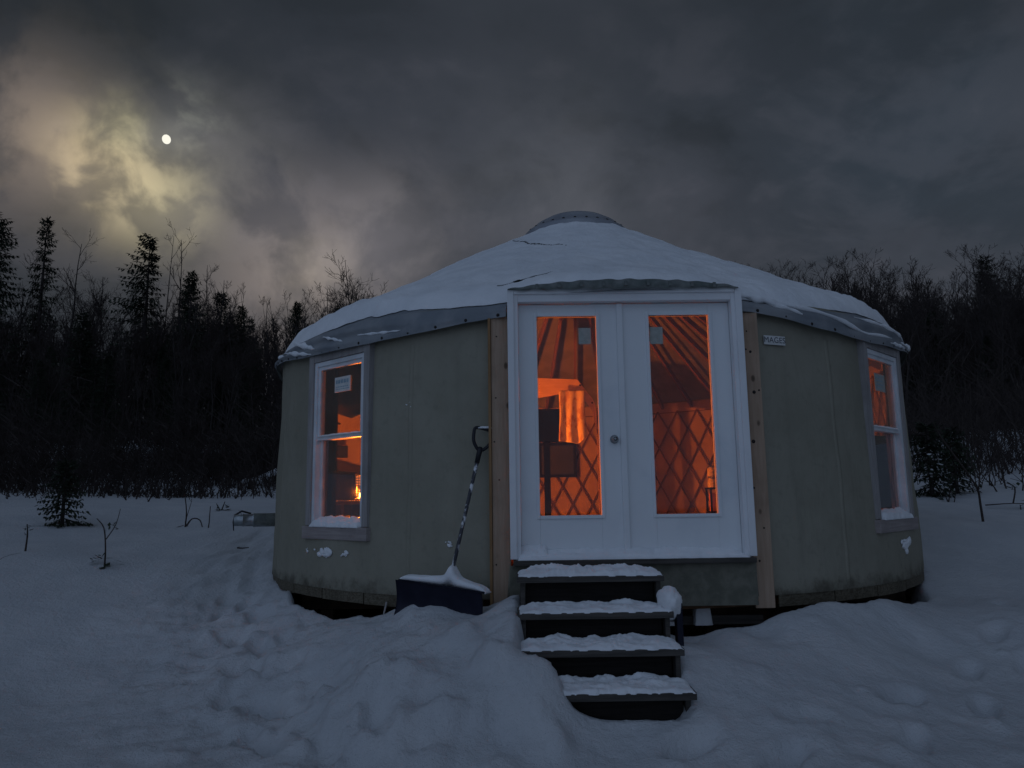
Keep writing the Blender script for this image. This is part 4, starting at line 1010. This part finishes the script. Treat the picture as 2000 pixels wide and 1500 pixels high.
def spruce(seed, H, R0, gaps=.2, lop=0.0, bl=1.0):
    R = random.Random(seed)
    tseg = [(Vector((0, 0, -.2)), Vector((0, 0, H*.6)), .012*H+.03, .007*H+.015, 7), (Vector((0, 0, H*.6)), Vector((0, 0, H)), .007*H+.015, .006, 6)]
    V = []; F = []; bseg = []
    def blade(p, d, w, up):
        s = d.cross(up)
        if s.length < 1e-4: return
        s.normalize(); n = len(V); L = d*bl; w = w*bl*(1.15 if bl < 1 else 1)
        V.extend([p - s*w*.35, p + L*.45 - s*w, p + L, p + L*.45 + s*w, p + s*w*.35]); F.append((n, n+1, n+2, n+3, n+4))
    z = H*.06
    while z < H*.985:
        t = z/H; whorl = R.randint(4, 6); off = R.uniform(0, 6.28)
        for k in range(whorl):
            if R.random() < gaps: continue
            a = off + k*6.283/whorl + R.uniform(-.3, .3)
            Lb = R0*(1-t)**.70*R.uniform(.55, 1.2)*(1+lop*math.cos(a-math.pi)) + .10
            dz = -.10 - .32*(1-t)+R.uniform(-.1, .1) + .5*max(0, t-.75)*4
            d = Vector((math.cos(a), math.sin(a), dz*.8)).normalized(); p = Vector((0, 0, z))
            n = max(4, int(Lb/(.16*bl))); q = p.copy()
            bseg.append((p.copy(), p + d*Lb*.95, .012+.004*Lb, .004, 3))
            for i in range(n):
                f = (i+1)/n; q = p + d*Lb*f + Vector((0, 0, .10*Lb*f*f))
                wl_ = (.10+.26*(1-f)*min(1, Lb))*R.uniform(.8, 1.3)
                for sgn in (-1, 1):
                    sd_ = Vector((-d.y, d.x, 0))*sgn
                    blade(q + Vector((R.gauss(0, .03), R.gauss(0, .03), R.gauss(0, .025))), (sd_*.75 + d*.55 + Vector((R.gauss(0, .22), R.gauss(0, .22), -.22+R.gauss(0, .22)))).normalized()*(wl_+.07)*R.uniform(.6, 1.3), .030+.02*R.random(), Vector((0, 0, 1)))
                blade(q, (d*.5 + Vector((R.uniform(-.3, .3), R.uniform(-.3, .3), -.75))).normalized()*(wl_*.8+.05), .03, d.cross(Vector((0, 0, 1))))
                blade(q, (d + Vector((0, 0, .15))).normalized()*(.14+.1*R.random()), .035, Vector((0, 0, 1)))
        z += R.uniform(.13, .24)*(.6+.5*(1-t))*max(.42, min(1.0, H/8))
    blade(Vector((0, 0, H*.93)), Vector((0, 0, H*.07+.1)), .03, Vector((1, 0, 0)))
    tm = mesh('trunk', *prism_segs(tseg+bseg), M['bark']); cm = mesh('crown', V, F, M['needle'])
    return tm, cm, H
def place(name, proto, x, y, height, rz, label, cat, group=None, lean=0.0, wide=1.0, zoff=0.0):
    tm, cm, H = proto; s_ = height/H
    e = empty(name, (x, y, gz(x, y)-.05+zoff), rz); e.rotation_euler = (lean, 0, rz); e.scale = (s_*wide, s_*wide, s_)
    link('trunk', tm, e); link('crown', cm, e)
    return tag(e, label, cat, group)

P_B = [bare_tree(11, 9, 1, .42, .30, 15, .085), bare_tree(12, 9, 1, .50, .35, 14, .09), bare_tree(13, 9, 2, .40, .25, 11, .08), bare_tree(14, 9, 3, .34, .22, 9, .075, .95), bare_tree(15, 9, 1, .34, .40, 16, .07), bare_tree(16, 9, 2, .46, .42, 12, .085)]
P_W = [bare_tree(31, 10, 1, .36, .45, 9, .075, .7), bare_tree(32, 10, 1, .30, .5, 8, .06, .7)]           # thin wispy
P_S = [spruce(41, 10, 2.0, .28), spruce(42, 10, 1.35, .45), spruce(43, 9, 2.1, .20), spruce(44, 9, 1.9, .32, .45)]
def by_bearing(u_tan, y): return u_tan*y
def ht(tan_e, x, y): return y*tan_e + CZ - gz(x, y) + .05
# skyline individuals: bearing (x over y), distance y, tangent of the top's elevation
SKY = [
 ('spruce_tree', P_S[0], -.722, 28, .415, 0.3, 'tall dark spruce cut by the left edge of the photo', 1.0),
 ('spruce_tree', P_S[1], -.652, 29, .402, 1.2, 'narrow ragged spruce, second spire from the left edge', .85),
 ('bare_tree', P_W[0], -.612, 30, .376, 2.0, 'wispy bare tree just right of the narrow ragged spruce', 1.1),
 ('spruce_tree', P_S[3], -.505, 29, .372, 0.2, 'lopsided spruce with long left boughs below the moon', 1.0),
 ('bare_tree', P_W[1], -.482, 30, .386, 1.1, 'thin bare pole tree rising behind the lopsided spruce', .9),
 ('bare_tree', P_W[0], -.447, 31, .374, 3.0, 'tall thin bare tree with bent tips right of the lopsided spruce', .85),
 ('spruce_tree', P_S[2], -.444, 28, .318, 2.2, 'short dense spruce right of the lopsided spruce', .8),
 ('bare_tree', P_B[0], -.405, 30, .310, .7, 'rounded bare tree beside the short dense spruce', 1.0),
 ('bare_tree', P_B[2], -.340, 32, .304, 1.9, 'slender bare tree midway between the spruces and the yurt', .8),
 ('spruce_tree', P_S[2], -.296, 30, .272, 1.4, 'low pointed spruce left of the fan shaped bare trees', .75),
 ('bare_tree', P_B[3], -.268, 31, .300, .2, 'fan shaped bare tree above the left roof edge', 1.1),
 ('bare_tree', P_B[5], -.208, 31, .322, 2.6, 'rounded bare tree rising directly behind the left roof slope', 1.05),
 ('spruce_tree', P_S[0], -.240, 28, .268, .9, 'small spruce tip touching the left roof slope', .6),
 ('spruce_tree', P_S[2], -.372, 29, .268, .6, 'low dark spruce in the middle of the left forest', .8),
 ('bare_tree', P_B[0], -.575, 31, .318, 1.0, 'low rounded bare tree between the two tall left spruces', 1.0),
 ('bare_tree', P_B[5], -.545, 33, .312, 2.2, 'bare tree crown just left of the lopsided spruce', .9),
 ('bare_tree', P_B[1], -.690, 32, .325, .2, 'bare tree crown between the spruces at the left edge', 1.0),
 ('bare_tree', P_B[2], -.425, 31, .325, 4.0, 'forked bare tree behind the short dense spruce', .9),
 ('bare_tree', P_B[4], -.315, 30, .292, 5.0, 'small bare tree just right of the slender one', 1.0),
 ('bare_tree', P_B[0], -.250, 33, .296, 3.3, 'bare tree close right of the fan shaped one', 1.0),
 ('bare_tree', P_B[4], .370, 34, .318, .4, 'twiggy bare tree top peeking over the right roof slope', 1.1),
 ('bare_tree', P_B[1], .442, 34, .312, 1.4, 'broad bare tree just right of the roof slope', 1.1),
 ('bare_tree', P_B[3], .502, 33, .318, 2.4, 'dense bare tree third along the right skyline', 1.1),
 ('bare_tree', P_B[0], .566, 33, .318, 3.4, 'round topped bare tree in the middle of the right skyline', 1.2),
 ('bare_tree', P_B[5], .612, 34, .320, 4.1, 'bare tree with split crown right of the round topped tree', 1.1),
 ('bare_tree', P_B[2], .660, 33, .322, 5.2, 'tall bare tree second from the right edge of the photo', 1.2),
 ('bare_tree', P_B[1], .708, 33, .325, .9, 'tall bare tree at the right edge of the photo', 1.2),
]
for nm_, pr_, bt, y, te, rz, lab, wd_ in SKY:
    x = by_bearing(bt, y); place(nm_, pr_, x, y, ht(te, x, y), rz, lab, 'tree', wide=wd_)
R = random.Random(77)
def rows(b0, b1, y0, y1, n, tlo, thi, label, group, conif=.22):
    for k in range(n):
        y = R.uniform(y0, y1); b = b0 + (b1-b0)*((k+R.random())/n); x = b*y
        te = R.uniform(tlo, thi)*(1 if R.random() < .85 else 1.08)
        if R.random() < conif:
            place('spruce_tree', R.choice(P_S), x, y, max(3, ht(te*R.uniform(.75, .98), x, y)), R.uniform(0, 6.28), 'dark spruce inside the %s' % label, 'tree', 'spruces of the %s' % group, R.gauss(0, .02), R.uniform(.8, 1.1))
        else:
            place('bare_tree', R.choice(P_B), x, y, max(3, ht(te, x, y)), R.uniform(0, 6.28), 'bare deciduous tree inside the %s' % label, 'tree', 'bare trees of the %s' % group, R.gauss(0, .05), R.uniform(.75, 1.2))
rows(-.86, -.17, 22, 26, 44, .18, .245, 'dark forest left of the yurt', 'left forest', .34)
rows(-.86, -.17, 25, 31, 80, .22, .280, 'dark forest left of the yurt', 'left forest', .22)
rows(-.86, -.17, 31, 40, 70, .24, .295, 'dark forest left of the yurt', 'left forest', .20)
rows(.33, .86, 24, 30, 50, .22, .290, 'dark forest right of the yurt', 'right forest', .16)
rows(.33, .86, 30, 36, 70, .25, .305, 'dark forest right of the yurt', 'right forest', .08)
rows(.33, .86, 36, 43, 50, .26, .312, 'dark forest right of the yurt', 'right forest', .06)
# the wood beyond, which reads as one mass
def far_mass(name, b0, b1, n, tlo, thi, label, seed):
    R = random.Random(seed); segs = []
    for k in range(n):
        y = R.uniform(40, 62); b = b0+(b1-b0)*(k+R.random())/n; x = b*y; z0 = gz(x, y)
        H = y*R.uniform(tlo, thi)+CZ-z0; p = Vector((x, y, z0-.3)); q = p.copy(); d = Vector((R.gauss(0, .03), R.gauss(0, .03), 1)); pts = [p]
        for i in range(5):
            d = (d+Vector((R.gauss(0, .05), R.gauss(0, .05), 0))).normalized(); q2 = q+d*H/5; segs.append((q, q2, .11*(1-i/6), .11*(1-(i+1)/6), 4)); q = q2; pts.append(q)
        for j in range(34):
            t = R.uniform(.12, .99)*5; i = min(int(t), 4); c = pts[i].lerp(pts[i+1], t-i); a = R.uniform(0, 6.28); L = H*.30*R.uniform(.4, 1)*(1.1-t/6)
            e = c+Vector((math.cos(a)*L*.55, math.sin(a)*L*.55, L*.75)); segs.append((c, e, .030, .012, 3))
            for m_ in range(4):
                c2 = c.lerp(e, R.uniform(.25, 1)); a2 = R.uniform(0, 6.28); L2 = L*.45
                segs.append((c2, c2+Vector((math.cos(a2)*L2*.5, math.sin(a2)*L2*.5, L2*.8)), .018, .008, 3))
    tag(link(name, mesh(name, *prism_segs(segs), M['twig'])), label, 'woods', kind='stuff')
far_mass('far_woods', -.86, -.12, 230, .17, .265, 'mass of far bare woods behind the left forest', 5)
far_mass('far_woods', .30, .86, 190, .21, .305, 'mass of far bare woods behind the right forest', 6)
# brush along the forest edge
def brush(name, b0, b1, y0, y1, nclump, h0, h1, label, seed):
    R = random.Random(seed); segs = []
    for c_ in range(nclump):
        bb = R.uniform(b0, b1); ys = y0 + (9.0*max(0, .72+bb) if bb < 0 else 0) + R.uniform(0, 1.5); yc = ys+(y1-ys)*R.random()**.8; xc = bb*yc; sp = R.uniform(.35, 1.1); hc = R.uniform(h0, h1)*R.choice((.45, .7, 1, 1.2))
        for k in range(R.randint(8, 34)):
            x = xc+R.gauss(0, sp); y = yc+R.gauss(0, sp*.7); z0 = gzf(x, y)-.08; H = hc*R.uniform(.4, 1.1)
            q = Vector((x, y, z0)); d = Vector((R.gauss(0, .22), R.gauss(0, .22), 1)).normalized(); pts = [q]
            r = R.uniform(.005, .017)
            for i in range(4):
                d = (d+Vector((R.gauss(0, .16), R.gauss(0, .16), R.gauss(0, .05)))).normalized(); q2 = q+d*H/4; segs.append((q, q2, r*(1-i*.22), r*(.8-i*.22)+.002, 3)); q = q2; pts.append(q)
            for j in range(R.randint(4, 10)):
                t = R.uniform(.15, .98)*4; i = min(int(t), 3); c = pts[i].lerp(pts[i+1], t-i); a = R.uniform(0, 6.28); L = H*R.uniform(.10, .38)
                e = c+Vector((math.cos(a)*L*.7, math.sin(a)*L*.7, L*R.uniform(.2, .9))); segs.append((c, e, .007, .004, 3))
    tag(link(name, mesh(name, *prism_segs(segs), M['twig'])), label, 'brush', kind='stuff')
_gxs = np.arange(-45, 46, .75); _gys = np.arange(8, 66, .75); _GG = ground_z(*np.meshgrid(_gxs, _gys, indexing='ij'), fine=False)
def gzf(x, y):
    fx = min(max((x+45)/.75, 0), len(_gxs)-1.01); fy = min(max((y-8)/.75, 0), len(_gys)-1.01); i = int(fx); j = int(fy); u = fx-i; v = fy-j
    return float(_GG[i, j]*(1-u)*(1-v)+_GG[i+1, j]*u*(1-v)+_GG[i, j+1]*(1-u)*v+_GG[i+1, j+1]*u*v)
brush('brush', -.88, -.20, 13.0, 22, 175, .7, 2.2, 'thin bare brush stems along the left forest edge', 3)
brush('brush', .50, .88, 16, 27, 110, .8, 2.6, 'thin bare brush stems along the right forest edge', 4)
brush('brush', -.88, -.33, 11.6, 15.5, 34, .25, .8, 'low scattered twigs in the snow before the left forest', 13)
brush('brush', .52, .88, 12.5, 17, 26, .3, 1.1, 'low scattered twigs in the snow before the right forest', 14)

# ------------------------------------------------------------------ small plants in the snow
def snow_pads(root, H, R0, n, seed):
    R_ = random.Random(seed); bm = bmesh.new()
    for k in range(n):
        t = R_.uniform(.08, .62); a = R_.uniform(math.pi*.9, 2.1*math.pi); r = R0*(1-t)**.7*R_.uniform(.4, .8)
        mt = Matrix.Translation((r*math.cos(a), r*math.sin(a), H*t-.12*r)) @ Matrix.Rotation(a, 4, 'Z') @ Matrix.Rotation(.25, 4, 'Y') @ Matrix.Diagonal((R_.uniform(.03, .07), R_.uniform(.015, .035), .010, 1))
        bmesh.ops.create_icosphere(bm, subdivisions=2, radius=1, matrix=mt)
    o = bm_obj('bough_snow', bm, M['snow'], root, None, None, True); o['kind'] = 'stuff'
sap = spruce(61, 1.0, .33, .16, 0, .5)
sap2 = spruce(62, 1.3, .42, .22, 0, .5)
e_ = place('spruce_sapling', sap2, -6.05, 10.1, .92, .4, 'small dark spruce sapling in the snow at far left', 'sapling')
e_ = place('spruce_sapling', sap2, 6.85, 12.3, 1.25, 1.4, 'bushy young spruce right beside the yurt wall', 'sapling', wide=1.0)
snow_pads(e_, 1.3, .40, 26, 1)
e_ = place('spruce_sapling', sap, 7.5, 12.7, 1.15, 2.4, 'slimmer young spruce right of the bushy one', 'sapling', wide=.8)
snow_pads(e_, 1.0, .30, 16, 2)
def twigplant(name, x, y, stems, label, leafy=()):
    z0 = gz(x, y); segs = []; R = random.Random(int(x*100+y*37))
    e = empty(name, (x, y, z0-.03)); stem_i = 0
    for pts, r in stems:
        P = [Vector((a, R.uniform(-.02, .02), b)) for a, b in pts]; P = smooth_path(P, 3)
        for i in range(len(P)-1): segs.append((P[i], P[i+1], r*(1-.6*i/len(P)), r*(1-.6*(i+1)/len(P)), 4))
    link('stem', mesh('stem', *prism_segs(segs), M['twig']), e)
    for a, b, s_ in leafy:
        V = []; F = []
        for k in range(9):
            c = Vector((a+R.gauss(0, s_*.35), R.gauss(0, s_*.3), b+R.gauss(0, s_*.25))); d = Vector((R.gauss(0, 1), R.gauss(0, 1), R.gauss(0, .6))).normalized()*s_*R.uniform(.5, 1); s2 = d.cross(Vector((0, 0, 1)))*.28; n = len(V)
            V += [c-d*.5, c+s2, c+d*.5, c-s2]; F.append((n, n+1, n+2, n+3))
        link('leaf_tuft', mesh('leaf_tuft', V, F, M['needle']), e)
    return tag(e, label, 'plant')
twigplant('dead_weed', -4.34, 8.05, [([(0, 0), (.0, .2), (-.03, .42), (-.12, .52)], .010), ([(0, .3), (.1, .45), (.13, .62)], .006), ([(-.02, .1), (-.12, .14)], .005)], 'dead weed with dark leaf tufts left of the path', [(.08, .42, .12), (.05, .05, .15), (-.1, .1, .09)])
twigplant('dead_weed', -4.62, 10.6, [([(0, 0), (.02, .25), (-.02, .5)], .012), ([(.02, .05), (.1, .15), (.2, .13), (.25, .0)], .014), ([(.25, 0), (.33, .0), (.34, .32)], .012), ([(-.02, .06), (-.25, .0), (-.45, -.08)], .007), ([(0, .1), (.08, .4)], .006)], 'broken twiggy stems in the snow left of the pipe')
twigplant('dead_weed', -4.75, 12.2, [([(0, 0), (-.08, .14)], .012), ([(0, 0), (.07, .17)], .012), ([(.02, .02), (.16, .05)], .010), ([(0, 0), (.1, -.02)], .010)], 'dark star shaped tuft left of the pipe', [(0, .04, .14), (.08, .08, .10)])
twigplant('dead_weed', -5.35, 8.3, [([(0, 0), (.0, .2), (-.01, .32)], .011)], 'short dark stalk at far left of the snow field', [(-.01, .26, .08)])
twigplant('dead_weed', -5.35, 7.6, [([(0, 0), (-.05, .16)], .004), ([(0, 0), (.06, .18)], .004), ([(0, 0), (.02, .12)], .004), ([(0, .0), (.25, .16), (.42, .2)], .003)], 'faint dry grass stems near the left edge')
twigplant('dead_weed', -3.95, 11.2, [([(0, 0), (.06, .10), (.16, .14)], .010), ([(0, 0), (-.14, .2)], .004)], 'small curled twig between the star tuft and the pipe')
twigplant('dead_weed', -3.30, 9.2, [([(-.06, .02), (.0, .015), (.08, .02)], .014)], 'dark chip of wood in the snow under the pipe')
twigplant('bent_sapling', 5.95, 9.6, [([(0, 0), (.0, .25), (-.02, .45), (-.20, .75), (-.42, 1.12), (-.55, 1.4)], .016), ([(-.02, .42), (.02, .7), (-.02, 1.1), (.02, 1.8)], .009), ([(-.10, .6), (-.25, .62)], .006), ([(0, .40), (-.2, .5)], .006)], 'bent bare sapling standing alone in the snow at right')
twigplant('dead_weed', 7.25, 11.1, [([(-.30, .1), (.1, .12), (.45, .1)], .012), ([(.1, .12), (.16, .35), (.05, .42)], .012), ([(.2, 0), (.2, .1)], .010)], 'low broken branch in the snow near the right edge', [(.12, .38, .14), (.3, .1, .12)])
twigplant('dead_weed', 6.7, 11.6, [([(0, 0), (-.08, .22)], .010), ([(0, 0), (.06, .28)], .010), ([(.08, 0), (.12, .2)], .008)], 'dark tufted stems right of the bent sapling', [(-.04, .2, .1), (.1, .15, .1)])
# fallen snowy log at the left forest edge
v, f = tube_arrays([(-6.6, 18.2, gz(-6.6, 18.2)+.05), (-6.2, 18.1, gz(-6.2, 18.1)+.12), (-5.6, 18.0, gz(-5.6, 18)+.42)], [.11, .10, .07], 9)
tag(link('fallen_log', mesh('fallen_log', v, f, M['snow'], True)), 'snow covered fallen log at the left forest edge', 'log')
